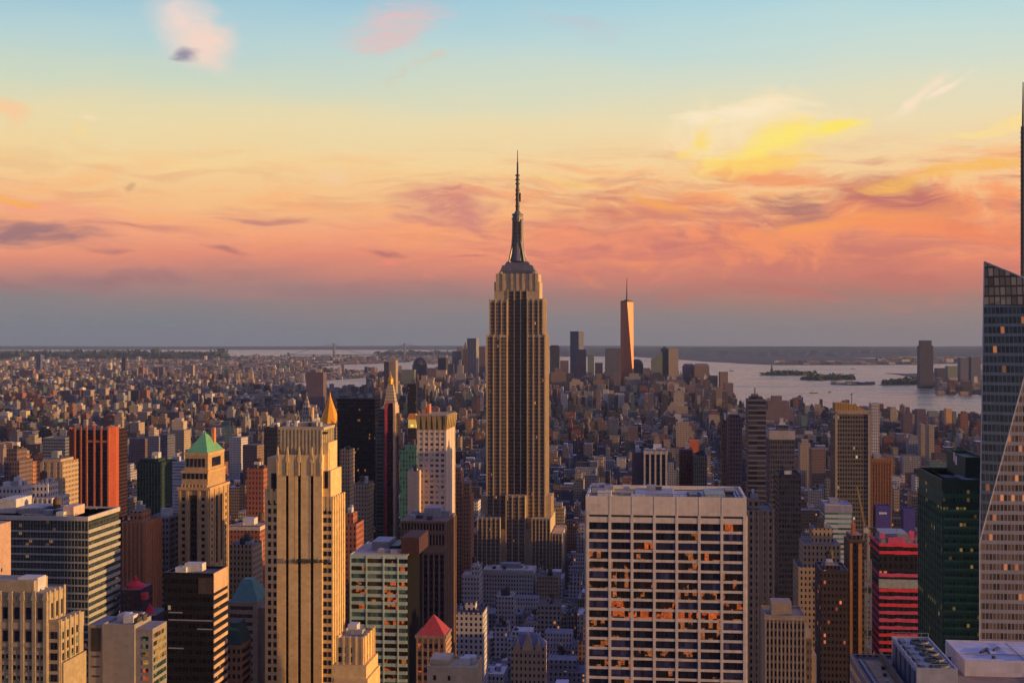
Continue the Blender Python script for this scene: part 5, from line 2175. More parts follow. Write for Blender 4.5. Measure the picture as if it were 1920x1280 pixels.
tower('glass_tower', 'green black glass tower with rounded top left of the green pyramid', 'building', (257, 301), 868, 1110, 26,
      fac('green_black_glass', (.035, .06, .045), (.012, .03, .025), bay=2.0, floor=3.6, ww=.8, wh=.75, roof=(.06, .08, .06)), 'green black glass tower', tiers=((263, 297, 860),), piers=9, pier_mat=stone('green_mullion', (.10, .14, .10)), pier_w=.35, side=1)
tower('slab_block', 'white horizontally lined slab just left of the green pyramid', 'building', (310, 346), 866, 1480, 22, fac('white_lined', (.46, .44, .44), (.2, .2, .22), bay=40, floor=3.6, ww=1, wh=.35, roof=(.4, .4, .4)), 'white lined slab')
tower('arched_block', 'tan block with two tall arches behind the banded slab', 'building', (76, 118), 868, 960, 26, TB, 'tan arched block', tiers=((80, 114, 860),), piers=4, pier_mat=stone('tan_arch_pier', (.4, .29, .17)), pier_w=2.6)
tower('slab_block', 'blue grey office slab above the tan arched block', 'building', (80, 122), 822, 1500, 26, fac('bluegrey_slab', (.15, .16, .19), bay=2, floor=3.7, ww=.7, wh=.5, roof=(.2, .2, .22)), 'blue grey slab')
tower('copper_roofed_tower', 'brown tower with green copper cap near the left edge', 'building', (8, 36), 866, 1000, 22, PU, 'green capped brown tower', tiers=((12, 32, 842),), side=1)
tower('brick_tower', 'small orange brick tower near the left edge behind the banded slab', 'building', (38, 58), 868, 1040, 16, OB, 'small orange brick tower', tiers=((42, 50, 850),), side=1)
tower('deco_block', 'cream block with a row of columns behind the banded slab roof', 'building', (-10, 50), 930, 780, 22, PB, 'cream columned block', tiers=((0, 40, 912),), piers=9, pier_mat=stone('cream_column', (.52, .42, .3)), tank=True, n=4)
tower('deco_block', 'cream stepped roof block right of the columned one, behind the banded slab', 'building', (52, 98), 936, 760, 22, PB, 'cream stepped roof block', tiers=((62, 90, 906),), piers=6, pier_mat=stone('cream_column_pale', (.5, .4, .28)), tank=True, n=4)
tower('slab_tower', 'dark slab left of the yellow slot tower top', 'building', (495, 520), 803, 1180, 24, DB, 'dark slab beside the yellow tower')
tower('housing_slab', 'dark red brick block left of the yellow slot tower', 'building', (462, 494), 880, 900, 20, RB, 'dark red brick block', tank=True)
tower('loft_block', 'red banded loft block with white cornice right of the green pyramid roofed tower', 'building', (427, 487), 988, 860, 24, RB, 'red loft block', crown=2, pier_mat=stone('loft_cornice', (.48, .4, .3)), tank=True, n=4)
tower('loft_block', 'tan columned loft block below the red loft block', 'building', (428, 474), 1024, 800, 20, TB, 'tan columned loft block', piers=7, tank=True)
# right of the middle
tower('frame_tower', 'white framed tower with four black window strips above the pale slab', 'building', (1207, 1251), 846, 1010, 30, DB, 'white framed tower', piers=5, pier_mat=stone('white_frame', (.46, .40, .34)), pier_w=1.4, crown=2.2)
tower('plum_block', 'plain plum coloured slab touching the white framed tower', 'building', (1185, 1206), 850, 1025, 24, stone('plum_side', (.14, .105, .12)), 'plum slab')
tower('brick_slab', 'dark red brick slab right of the white framed tower', 'building', (1274, 1299), 845, 1060, 24, fac('darkred_brick', (.17, .07, .06), bay=2.2, floor=3.5, ww=.4, wh=.5), 'dark red slab')
tower('grey_slab', 'grey green ribbed block beside the dark red slab', 'building', (1300, 1326), 856, 1040, 24, fac('greygreen', (.17, .17, .13), bay=1.6, floor=3.5, ww=.5, wh=.8), 'grey green ribbed block')
tower('slab_tower', 'narrow navy slab left of the tall dark striped tower', 'skyscraper', (1354, 1367), 790, 1080, 26, DB, 'narrow navy slab', n=0)
tower('tan_tower', 'tan tower with dark right half between the navy slab and the striped tower', 'building', (1366, 1392), 785, 1030, 26, PU, 'tan and dark tower', tiers=((1369, 1386, 777),))
tower('striped_tower', 'tall charcoal tower with fine pale floor stripes', 'skyscraper', (1403, 1436), 752, 900, 26,
      fac('striped_charcoal', (.16, .15, .16), (.035, .035, .045), bay=40, floor=3.5, ww=1, wh=.68, roof=(.1, .1, .1)), 'charcoal striped tower', tiers=((1407, 1430, 744), (1410, 1422, 739)), n=0)
tower('banded_tower', 'grey glass tower with a pale top band right of the charcoal striped tower', 'skyscraper', (1443, 1490), 808, 930, 30,
      fac('grey_glass_wall', (.10, .10, .13), (.03, .032, .05), bay=1.7, floor=3.6, ww=.7, wh=.6, roof=(.2, .2, .22), lit=.01, power=.3), 'pale topped grey tower', crown=6, pier_mat=stone('pale_band', (.36, .33, .33)), tiers=((1458, 1478, 797),))
tower('navy_block', 'broad navy block in front of the pale topped grey tower', 'building', (1460, 1502), 892, 860, 30, DB, 'broad navy block')


def curved_top():
    b = Bld('curved_top_tower', 'dark gridded tower in a tan frame with a curved golden top', 'skyscraper', 1566, 1632, 776, 1000, 30, 'curved top tower')
    x, z, h, D = b.x, b.z, b.W / 2, b.D
    fr = stone('tan_frame', (.36, .27, .19), .8, .4)
    m = MB()
    m.box(-h, h, .4, D, 0, z(776))
    b.part(m, 'wall', fac('gridded_dark', (.17, .14, .115), (.022, .024, .024), bay=2.0, floor=3.4, ww=.72, wh=.62, lit=.012, litc=(1, .8, .5), power=.4, roof=(.2, .16, .12)))
    q = MB()
    ribs(q, 'n', .4, (-h + .9, h - .9), 1.8, 0, z(772), .5)
    q.box(-h, h, -.1, .45, z(776), z(769))
    b.part(q, 'frame', fr)
    n = 10
    m = MB()
    top = [(-h + 2 * h * i / n, z(755.5 + 20 * (i / n) ** 3)) for i in range(n + 1)]
    k0 = 0
    for y in (1.2, D * .5):
        m.v += [(a, y, z(770)) for a, _ in top] + [(a, y, zz) for a, zz in top]
    N = 2 * (n + 1)
    for i in range(n):
        for s in (0, N):
            m.f.append((s + i, s + i + 1, s + n + 2 + i, s + n + 1 + i))
            m.mi.append(0)
        m.f.append((n + 1 + i, n + 2 + i, N + n + 2 + i, N + n + 1 + i))
        m.mi.append(0)
    m.f += [(0, n + 1, N + n + 1, N), (n, N + n, N + N - 1, N - 1)]
    m.mi += [0, 0]
    b.part(m, 'crown', fac('golden_crown', (.40, .24, .08), (.22, .13, .05), bay=2, floor=40, ww=.25, wh=1, roof=(.4, .24, .08)))
    q = MB()
    q.beam((x(1597, 10), 10, z(764)), (x(1597, 10), 10, z(738)), .45)
    q.beam((x(1594, 10), 10, z(741)), (x(1600, 10), 10, z(738)), .45)
    b.part(q, 'antenna', M_STEEL)


curved_top()
tower('pale_tower', 'small pale tower right behind the curved top tower', 'building', (1634, 1649), 758, 1500, 18, PB, 'small pale tower', n=0)
tower('brick_block', 'orange brick block right of the curved top tower', 'building', (1634, 1672), 862, 1060, 26, OB, 'orange brick block', piers=8, pier_mat=stone('orange_brick_pier', (.33, .16, .07)), crown=2)
tower('gridded_slab', 'tan gridded slab right behind the broad pale slab', 'building', (1401, 1452), 960, 640, 30, tan('gridded_slab', .75, bay=3.0, floor=3.5, ww=.5, wh=.55), 'tan gridded slab', tiers=((1405, 1424, 935),), piers=6, pier_mat=stone('gridded_pier', (.34, .26, .17)))
tower('deco_tower', 'tan deco block with stepped shoulders left of the teal white banded block', 'building', (1497, 1578), 1066, 770, 30, TB, 'stepped tan deco block', tiers=((1507, 1576, 1020), (1523, 1562, 990)), n=3)
tower('banded_block', 'white and teal banded block behind the stepped tan deco block', 'building', (1547, 1597), 948, 950, 28,
      fac('teal_white', (.50, .52, .50), (.10, .20, .19), bay=40, floor=3.7, ww=1, wh=.42, roof=(.3, .3, .34)), 'teal white banded block', crown=5, pier_mat=stone('lilac_band', (.30, .29, .36)))
tower('brick_tower', 'dark brick tower with small red lit windows below the stepped tan deco block', 'building', (1539, 1591), 1072, 700, 26,
      fac('dark_brick_lit', (.075, .055, .055), (.012, .01, .012), bay=2.1, floor=3.6, ww=.5, wh=.5, lit=.06, litc=(1, .22, .1), power=.7), 'dark lit brick tower', tiers=((1545, 1575, 1060),), tank=True)


def stone_steps():
    b = Bld('stone_block', 'grey stone block of upright piers stepping down to the right', 'building', 1434, 1511, 1158, 560, 22, 'stepping stone block')
    x, z, h, D = b.x, b.z, b.W / 2, b.D
    st = stone('grey_limestone', (.30, .235, .17), .85, .45)
    m = MB()
    m.box(-h, h, 0, D, 0, z(1158))
    m.box(h, x(1523), 1, D, 0, z(1188))
    m.box(x(1523), x(1532), 2, D, 0, z(1228))
    ribs(m, 'n', 0, lins(-h + .4, h - .4, 11), .7, 0, z(1158) + .5, .4)
    m.box(-h - .2, h + .2, -.6, .1, z(1158) - .8, z(1158) + .4)
    m.box(x(1449), x(1487), 6, 16, z(1158), z(1134))
    parapet(m, -h, h, 0, D, z(1158), 1, .5)
    b.part(m, 'wall', st)
    e = lins(-h + .4, h - .4, 11)
    rects = [(a + .42, c - .42, z(1168 + k * 15) - 2.2, z(1168 + k * 15)) for k in range(8) for a, c in zip(e, e[1:])]
    panes(b, rects, 'n', -.02, [GL], 'window', .08)
    q = MB()
    q.box(h + .5, x(1522), .8, 1.05, 0, z(1196))
    b.part(q, 'window_strip', fac('step_strip', (.15, .11, .08), bay=1.5, floor=3.6))
    # blue sheeted boxes on a far roof
    for nm, px, yt, Y, lab in (('sheeted_box', (1642, 1670), 950, 1000, 'violet blue sheeted rooftop box with a pale smudged strip'), ('sheeted_box', (1694, 1716), 956, 1010, 'smaller violet blue sheeted box left of the dark green block')):
        b = Bld(nm, lab, 'building', px[0], px[1], yt, Y, 12, lab.split(' rooftop')[0] if 0 else None, mark=False)
        m = MB()
        m.box(-b.W / 2, b.W / 2, 0, 12, 0, b.H)
        parapet(m, -b.W / 2, b.W / 2, 0, 12, b.H, .8, .4)
        b.part(m, 'wall', stone('violet_sheet', (.07, .06, .24), .7, .3))
        if px[0] < 1650:
            q = MB()
            for i in range(4):
                q.box(-3 + i * 1.5, -2 + i * 1.5, -.15, 0, b.H - 5.6, b.H - 4)
            b.part(q, 'sign', stone('sign_white', (.7, .7, .75), .6))


stone_steps()
# ------------------------------------------------------------------ far towers: downtown, the far shore, the plain at the left
F_BLUE = fac('far_blue_glass', (.12, .12, .16), (.05, .055, .08), bay=3, floor=4, ww=.7, wh=.6, roof=(.1, .1, .12))
F_DARK = fac('far_dark_glass', (.055, .05, .07), (.03, .03, .045), bay=3, floor=4, ww=.7, wh=.6, roof=(.06, .06, .07))
F_BROWN = fac('far_brown', (.20, .14, .11), (.05, .04, .045), bay=3, floor=3.8, ww=.45, wh=.55, roof=(.16, .13, .12))
F_TAN = fac('far_tan', (.36, .28, .20), (.07, .06, .06), bay=3, floor=3.8, ww=.42, wh=.55, roof=(.3, .25, .2))
F_PLUM = fac('far_plum', (.15, .105, .12), (.05, .04, .05), bay=3, floor=3.8, ww=.45, wh=.55, roof=(.14, .12, .12))
F_GREY = fac('far_grey', (.25, .24, .23), (.06, .06, .07), bay=3, floor=3.8, ww=.5, wh=.55, roof=(.25, .24, .24))
F_GREEN = fac('far_greygreen', (.17, .19, .15), (.05, .06, .06), bay=3, floor=3.8, ww=.5, wh=.55, roof=(.2, .22, .18))
F_RED = fac('far_brick', (.27, .12, .08), (.05, .04, .045), bay=3, floor=3.5, ww=.42, wh=.5, roof=(.2, .13, .11))


def prism_tower():
    """far tower of eight tall triangles on a square foot"""
    b = Bld('prism_tower', 'tallest far tower, tapering triangular facets, one glowing orange, with a spire', 'skyscraper', 1164, 1188, 566, 5650, 58, 'orange faceted far tower', rot=.04)
    x, z, h = b.x, b.z, b.W / 2
    D = b.W
    mir = bpy.data.materials.new('facet_glass')
    mir.use_nodes = True
    p = mir.node_tree.nodes['Principled BSDF']
    p.inputs['Base Color'].default_value = (.25, .105, .065, 1)  # sunset orange is tinted into the glass colour itself
    p.inputs['Metallic'].default_value = .95
    p.inputs['Roughness'].default_value = .28
    zb, zt = 56.0, z(566)
    bs = [(-h, 0), (h, 0), (h, D), (-h, D)]
    ts = [(0, 0), (h, h), (0, D), (-h, h)]
    m = MB()
    m.box(-h, h, 0, D, 0, zb)
    b.part(m, 'base', F_DARK)
    for i in range(4):
        j = (i + 1) % 4
        q = MB()
        q.face([(*bs[i], zb), (*bs[j], zb), (*ts[i], zt)])
        b.part(q, 'facet', mir)
        q = MB()
        q.face([(*bs[j], zb), (*ts[j], zt), (*ts[i], zt)])
        b.part(q, 'facet', mir)
    q = MB()
    q.prism([(a * .96, 2 + (c - h) * .96 + h - 2) for a, c in ts], zt - 1, zt + 6)
    q.cyl(0, h, h * .42, h * .42, zt + 6, zt + 10, 20)
    b.part(q, 'roof', F_DARK)
    q = MB()
    q.cyl(0, h, 4.2, 2.4, zt + 6, z(540), 10).cyl(0, h, 2.2, .7, z(540), z(519), 8)
    b.part(q, 'spire', M_STEEL)


prism_tower()


def turned(name, label, px, px_side, ytop, Y, mat, cat='skyscraper', short=None, rot=.45):
    """a tower turned so that its sunny right side shows between px[1] and px_side"""
    D = (px_side - px[1]) * Y / F / max(.05, math.sin(rot) - math.cos(rot) * (px[1] - 960) / F)
    b = Bld(name, label, cat, px[0], px[1], ytop, Y, D, short, None, rot)
    m = MB()
    m.box(-b.W / 2, b.W / 2, 0, D, 0, b.H)
    b.part(m, 'wall', mat)
    return b


def roof_on(b, mat, kind, *a):
    q = MB()
    h, D = b.W / 2, b.D
    if kind == 'dome':
        prev = None
        for k in range(5):
            t0, t1 = k / 5 * 1.5, (k + 1) / 5 * 1.5
            q.cyl(0, D / 2, h * math.cos(t0), h * math.cos(t1), b.H + a[0] * math.sin(t0), b.H + a[0] * math.sin(t1), 14)
    elif kind == 'pyramid':
        q.pyr(-h, h, 0, D, b.H, b.H + a[0], .05)
    elif kind == 'chamfer':
        q.frus(-h, h, 0, D, b.H, -h + a[1], h - a[1], a[1], D - a[1], b.H + a[0])
    elif kind == 'wedge':
        q.prism([(-h, 0), (h, 0), (h, D), (-h, D)], b.H, [b.H + a[0], b.H + a[1], b.H + a[1], b.H + a[0]])
    b.part(q, 'roof', mat)
    return b


T = lambda name, label, px, y, Y, mat, D=40, **k: tower(name, label, k.pop('cat', 'skyscraper'), px, y, Y, D, mat, roofbits=False, **k)

b = turned('glass_tower', 'far grey tower with an orange right half left of the orange faceted far tower', (1069, 1085), 1094.5, 621, 5900, F_BLUE, short='far two toned tower')
T('office_tower', 'far dull purple tower hugging the two toned far tower', (1080, 1099), 655, 5750, F_PLUM, rot=.05)
T('office_tower', 'far navy slab just right of the central mast tower', (1031, 1049), 649, 5400, F_DARK, rot=.05, tiers=((1033, 1047, 647),))
T('office_tower', 'far brown block with pale line near its top, right of the mast tower', (1033, 1061), 698, 4900, F_BROWN, rot=.05, tiers=((1040, 1052, 690),))
T('office_tower', 'far slim grey green tower between the two toned tower and the navy slab', (1102, 1114), 664, 6300, F_GREEN, rot=.05)
T('office_tower', 'far broad slate blue slab just left of the orange faceted tower', (1135, 1163), 653, 5800, F_BLUE, rot=.03)
roof_on(T('domed_tower', 'far dark tower with rounded top half behind the orange faceted tower', (1183, 1206), 682, 5950, F_DARK, rot=.02), F_DARK, 'dome', 22)
T('office_block', 'far pale grey block at the foot of the orange faceted tower', (1172, 1201), 706, 5200, F_GREY, rot=.04, tiers=((1180, 1198, 700),))
T('office_block', 'far dark block below the pale grey block at the faceted tower foot', (1163, 1196), 736, 4700, F_DARK, rot=.04)
roof_on(T('office_tower', 'far greenish tower with sloping shoulder right of the faceted tower', (1222, 1242), 676, 5850, F_GREEN, rot=.03), F_GREEN, 'wedge', 6, 40)
T('office_tower', 'far dark green slab between the sloping shouldered and the tan lit tower', (1240, 1255), 653, 5950, F_DARK, rot=.03, tiers=((1243, 1249, 650),))
T('office_tower', 'far tan lit flat topped tower, second right of the faceted tower', (1254, 1272), 653, 5900, F_TAN, rot=.03)
T('office_block', 'far dark block with white roof spots below the sloping shouldered tower', (1219, 1245), 702, 5000, F_DARK, rot=.03, tiers=((1225, 1239, 698),))
T('office_block', 'far plum ribbed block below the tan lit tower', (1246, 1283), 712, 5150, F_PLUM, rot=.02)
roof_on(T('office_tower', 'far dusky tower with cut top corners, left half of a pair by the harbour', (1281, 1303), 687, 5600, F_PLUM, rot=.03), F_PLUM, 'chamfer', 12, 8)
roof_on(T('office_tower', 'far taupe tower with cut top corners, right half of a pair by the harbour', (1302, 1330), 686, 5560, F_BROWN, rot=.03), F_BROWN, 'chamfer', 10, 8)
T('office_block', 'far small grey green block just right of the cut cornered pair', (1332, 1346), 704, 5500, F_GREEN, rot=.02)
T('office_block', 'far taupe block on the harbour edge', (1350, 1365), 697, 5450, F_BROWN, rot=.02)
T('office_block', 'far low plum block, last before the open harbour', (1359, 1375), 718, 5100, F_PLUM, rot=.02)
T('stepped_tower', 'far brown stepped tower between the two toned tower and the slate slab', (1108, 1139), 728, 4900, F_BROWN, rot=.04, tiers=((1112, 1133, 712), (1118, 1128, 700)))
T('office_block', 'far tan block below the two toned tower', (1068, 1094), 716, 4800, F_TAN, rot=.04, tiers=((1072, 1088, 711),))
T('office_block', 'far tan gold topped block below the slate blue slab', (1134, 1156), 738, 4500, F_TAN, rot=.04, tiers=((1139, 1151, 732),))
for px, y, Y, mt, lab in (((1050, 1066), 676, 5700, F_PLUM, 'far dusky tower between the navy slab and the two toned tower'), ((1116, 1130), 680, 5600, F_DARK, 'far dark narrow block left of the slate blue slab'),
                          ((1206, 1219), 690, 5600, F_PLUM, 'far plum block in the gap right of the orange faceted tower'), ((1061, 1076), 700, 5000, F_DARK, 'far charcoal block in front of the dull purple tower'),
                          ((1094, 1107), 704, 5100, F_BLUE, 'far blue grey block in front of the slim grey green tower'), ((1150, 1164), 700, 5150, F_PLUM, 'far plum block before the slate blue slab, right half'),
                          ((1200, 1218), 716, 4950, F_BROWN, 'far brown block right of the pale grey foot block'), ((1284, 1304), 722, 4900, F_PLUM, 'far dark plum block below the cut cornered pair, left'),
                          ((1310, 1330), 728, 4800, F_DARK, 'far dark block below the cut cornered pair, right'), ((1334, 1352), 726, 4900, F_BROWN, 'far brown block below the small grey green block')):
    T('office_block', lab, px, y, Y, mt, rot=.04)
for px, y, Y, mt, lab in (((801, 818), 690, 5700, F_PLUM, 'far plum tower between the small domed and the navy and pale tower'), ((840, 850), 682, 5700, F_DARK, 'far thin dark tower left of the grey stepped tower'),
                          ((742, 754), 700, 5500, F_PLUM, 'far plum block right of the gold lantern'), ((806, 822), 718, 4900, F_DARK, 'far dark block in front of the navy and pale tower')):
    T('office_tower', lab, px, y, Y, mt, rot=.07)
# left of the mast tower
T('stepped_tower', 'far grey stepped tower with pinnacle left of the ribbed bright tower', (848, 868), 658, 6000, F_GREY, rot=.07, tiers=((856, 868, 650),))
roof_on(T('spired_tower', 'far slim tower with pointed top between the grey stepped and ribbed towers', (868, 876), 655, 5950, F_PLUM, rot=.07), F_GREEN, 'pyramid', 34)
b = turned('ribbed_tower', 'far tall ribbed tower with pale edges left of the mast tower', (876, 893), 898, 634, 5900, F_GREY, short='far ribbed tower', rot=.3)
q = MB()
ribs(q, 'n', 0, lins(-b.W / 2 + 2, b.W / 2 - 2, 4), 4, 0, b.H, 1.5)
b.part(q, 'pier', F_TAN)
T('office_tower', 'far dim tower half hidden between the ribbed tower and mast tower', (897, 910), 650, 6100, F_PLUM, rot=.07)
roof_on(T('domed_tower', 'far dark tower with a small dome left of the harbour towers', (773, 799), 684, 5900, F_DARK, rot=.08), F_DARK, 'dome', 34)
T('office_block', 'far grey green slab beside the small domed tower', (752, 777), 693, 5300, F_GREEN, rot=.08)
b = turned('office_tower', 'far navy tower with a pale lower part right of the small domed tower', (821, 836), 841, 671, 5800, F_DARK, rot=.3)
T('office_block', 'far tan block in front of the navy and pale tower', (818, 836), 694, 5300, F_TAN, rot=.08)
T('spired_tower', 'far pale tower with stepped cap in front of the ribbed tower', (854, 872), 700, 5000, F_GREY, rot=.06, tiers=((857, 868, 685), (860, 865, 674)))
T('office_block', 'far grey block left of the pale stepped cap', (836, 853), 702, 5200, F_PLUM, rot=.06)
T('office_block', 'far grey block right of the pale stepped cap', (874, 905), 722, 4900, F_GREY, rot=.06, tiers=((880, 893, 712),))
T('office_block', 'far tan block below the small domed tower', (786, 812), 712, 4800, F_TAN, rot=.08, tiers=((790, 800, 704),))
T('office_block', 'far dark plum block behind the gold lantern', (720, 729), 678, 4300, F_DARK, rot=.1)
T('office_block', 'far tan block behind the gold lantern, right part', (728, 742), 675, 4350, F_TAN, rot=.1)
T('slab_tower', 'lone dark plum tower on the river, left of the gold lantern', (574, 606), 698, 4200, F_PLUM, rot=.12, tiers=((583, 592, 694),), short='lone plum tower')
T('slab_tower', 'thin black slab between the slender tower and the copper lantern', (764, 780), 720, 2700, M_BLK, rot=.1, D=20, short='thin black slab')
T('rounded_block', 'dark plum hump shaped block behind the charcoal striped tower', (1436, 1487), 768, 3300, F_PLUM, rot=.02, tiers=((1440, 1480, 752), (1447, 1466, 742)))
# far shore
b = T('glass_tower', 'dark blue tower with stepped top alone on the far shore', (1725, 1750), 648, 6700, F_DARK, rot=-.06, tiers=((1727, 1747, 638),), short='lone far shore tower')
for px, y, Y, mt, lab in (((1801, 1816), 671, 7000, F_BLUE, 'left of two blue slabs on the far shore near the glass tower'), ((1821, 1839), 669, 7000, F_BLUE, 'right of two blue slabs on the far shore near the glass tower'),
                          ((1757, 1774), 690, 7000, F_DARK, 'low dark block right of the lone far shore tower'), ((1777, 1800), 686, 7400, F_GREEN, 'greenish block left of the two blue far shore slabs'),
                          ((1744, 1763), 707, 6850, F_PLUM, 'low plum block at the foot of the lone far shore tower'), ((1783, 1809), 716, 6600, F_BROWN, 'brown waterfront block below the two blue slabs, left'),
                          ((1812, 1838), 718, 6500, F_BROWN, 'brown waterfront block below the two blue slabs, right'), ((1764, 1782), 722, 6600, F_PLUM, 'lowest plum waterfront block right of the lone far shore tower')):
    T('shore_block', lab, px, y, Y, mt, rot=-.06, cat='building')
# middle distance at the right
for px, y, Y, mt, lab, ti in (((1694, 1711), 775, 2900, F_PLUM, 'small plum tower with peaked top, left of the plum cube by the water', ((1699, 1706, 763),)), ((1719, 1736), 767, 3100, F_PLUM, 'plum cube shaped tower by the near shore', ()),
                              ((1766, 1774), 770, 3200, F_BLUE, 'slim blue tower left of the orange lit one near the shore', ()), ((1774, 1785), 766, 3150, stone('orange_lit', (.6, .32, .14)), 'small bright orange faced tower near the shore', ()),
                              ((1786, 1793), 771, 3200, F_GREEN, 'slim grey tower right of the orange faced one', ()), ((1801, 1815), 776, 3000, F_RED, 'small red tower right of the orange faced one', ((1804, 1812, 771),)),
                              ((1727, 1735), 795, 2300, F_TAN, 'left of two narrow tan towers in front of the plum cube', ()), ((1742, 1752), 797, 2250, F_TAN, 'right of two narrow tan towers in front of the plum cube', ()),
                              ((1736, 1742), 792, 2350, F_PLUM, 'purple tower wedged between two narrow tan towers', ()), ((1500, 1520), 832, 1900, F_TAN, 'tan tower with dark windows left of the curved top tower', ((1504, 1516, 824),)),
                              ((1522, 1548), 842, 1750, F_BROWN, 'brown block left of the curved top tower', ()), ((1108, 1136), 790, 2900, F_BROWN, 'brown stepped block below the slate blue far slab', ((1113, 1130, 784),)),
                              ((1140, 1160), 785, 2850, F_BLUE, 'violet blue block right of the mast tower in the middle distance', ()), ((1178, 1196), 800, 2600, F_PLUM, 'plum tower left above the white framed tower', ()),
                              ((1252, 1290), 762, 3600, F_TAN, 'tan twin fronted block under the plum ribbed block', ((1256, 1268, 756), (1258, 1264, 753))), ((1268, 1292), 792, 2500, F_TAN, 'tan tower above the dark red slab', ()),
                              ((1292, 1310), 826, 1700, stone('bright_brick', (.5, .12, .05)), 'bright orange red roofed block above the grey green ribbed block', ())):
    T('middle_tower', lab, px, y, Y, mt, rot=.1, D=26, tiers=ti, cat='building')
# housing slabs on the plain at the left
for px, y, Y, mt, lab in (((112, 131), 732, 4900, F_PLUM, 'first plum housing slab from the left in the far row'), ((135, 149), 731, 4850, F_RED, 'brick housing slab second in the far left row'),
                          ((155, 170), 731, 4850, F_TAN, 'tan housing slab third in the far left row'), ((186, 198), 728, 4800, F_TAN, 'tan housing slab fourth in the far left row'),
                          ((200, 214), 732, 4850, F_PLUM, 'plum housing slab fifth in the far left row'), ((218, 240), 733, 4900, F_GREY, 'broad grey housing slab in the far left row'),
                          ((245, 260), 732, 4850, F_DARK, 'navy housing slab after the broad grey one'), ((262, 275), 731, 4850, F_RED, 'brick housing slab ending the far left row'),
                          ((191, 217), 693, 8200, F_TAN, 'pale framed block standing behind the far left row'), ((228, 235), 670, 9500, F_DARK, 'thin dark far tower above the pale framed block'),
                          ((260, 268), 688, 8400, F_RED, 'slim brick tower far behind the navy housing slab'), ((288, 296), 688, 8300, F_PLUM, 'left slim tower of a far plum pair'),
                          ((298, 306), 688, 8300, F_PLUM, 'right slim tower of a far plum pair'), ((345, 362), 684, 8600, F_TAN, 'far domed tan block on the plain'),
                          ((68, 76), 664, 9800, F_BLUE, 'tallest thin far tower on the left plain with dark cap'), ((36, 62), 694, 8000, F_RED, 'far brick slab left of the tallest thin tower'),
                          ((8, 18), 738, 4600, F_RED, 'brick pair slab near the left edge, left one'), ((30, 42), 736, 4600, F_RED, 'brick pair slab near the left edge, right one'),
                          ((360, 372), 738, 4300, F_BLUE, 'thin blue slab far left of the golden pyramid'), ((300, 336), 772, 3300, F_PLUM, 'plum stepped slab on the plain above the green black tower'),
                          ((258, 276), 772, 3300, F_TAN, 'tan slab on the plain left of the plum stepped slab'), ((205, 222), 771, 3400, F_GREY, 'grey slab on the plain above the red pier tower'),
                          ((243, 260), 792, 2700, F_TAN, 'tan domed tower right of the red pier tower'), ((242, 272), 822, 2100, F_PLUM, 'plum office block right of the red pier tower'),
                          ((276, 298), 818, 2100, F_GREY, 'grey ribbed block left above the green black tower'), ((300, 314), 815, 2000, F_BLUE, 'blue slab with orange side left of the white lined slab'),
                          ((318, 345), 806, 2300, F_TAN, 'tan apartment block above the white lined slab'), ((430, 452), 820, 2000, PB, 'pale tower right of the green pyramid roof'),
                          ((455, 482), 834, 1800, F_BROWN, 'brown block between the pale tower and the dark slab')):
    T('housing_slab', lab, px, y, Y, mt, rot=.25, D=24, cat='building', group='far housing slabs')
# ------------------------------------------------------------------ the infill: ordinary blocks between the named buildings
PAL = [((.24, .18, .14), 'brown'), ((.36, .29, .21), 'tan'), ((.13, .10, .10), 'dark brown'), ((.22, .10, .075), 'red brick'), ((.27, .26, .26), 'grey'),
       ((.52, .48, .43), 'pale'), ((.13, .12, .16), 'slate'), ((.30, .18, .11), 'orange brick'), ((.06, .055, .065), 'charcoal'), ((.14, .21, .19), 'teal grey'), ((.50, .40, .27), 'cream')]
WT = [13, 15, 14, 10, 14, 12, 12, 5, 13, 5, 9]
ROOFS = [((.07, .065, .07), 'tar'), ((.22, .21, .22), 'grey'), ((.55, .53, .52), 'white'), ((.15, .12, .11), 'brown')]
RW = [38, 30, 18, 14]
cr = random.Random(21)


def w2g(x, y):
    return x * CT - y * ST, x * ST + y * CT


def g2w(u, v):
    return u * CT + v * ST, -u * ST + v * CT


def clear_of(u0, u1, v0, v1, gap=1.0):
    for a, b, c, d in FOOT:
        if u0 < b + gap and u1 > a - gap and v0 < d + gap and v1 > c - gap:
            return False
    return True


def height(x, y, px):
    """lower towards the villages, taller again downtown; nothing rises above what the view shows"""
    r = cr.random()
    if y < 1000:
        h = cr.uniform(24, 58) if r < .7 else cr.uniform(55, 88)
        if 870 < px < 1095:
            h = cr.uniform(18, 46) if r < .85 else cr.uniform(44, 62)
    elif y < 1800:
        h = cr.uniform(18, 50) if r < .72 else cr.uniform(48, 82)
        if 860 < px < 1095 and y < 1285:
            h = cr.uniform(14, 40)
    elif y < 3200:
        h = cr.uniform(13, 34) if r < .8 else cr.uniform(32, 68)
    elif y < 4800:
        h = cr.uniform(11, 26) if r < .82 else cr.uniform(26, 58)
        if 700 < px < 1380 and y > 3900:
            h = cr.uniform(18, 50) if r < .7 else cr.uniform(50, 100)
    elif y < 6600 and 690 < px < 1385:
        h = cr.uniform(18, 52) if r < .72 else cr.uniform(50, 105)
    else:
        h = cr.uniform(8, 18) if r < .9 else cr.uniform(18, 50)
    return h


lots = []


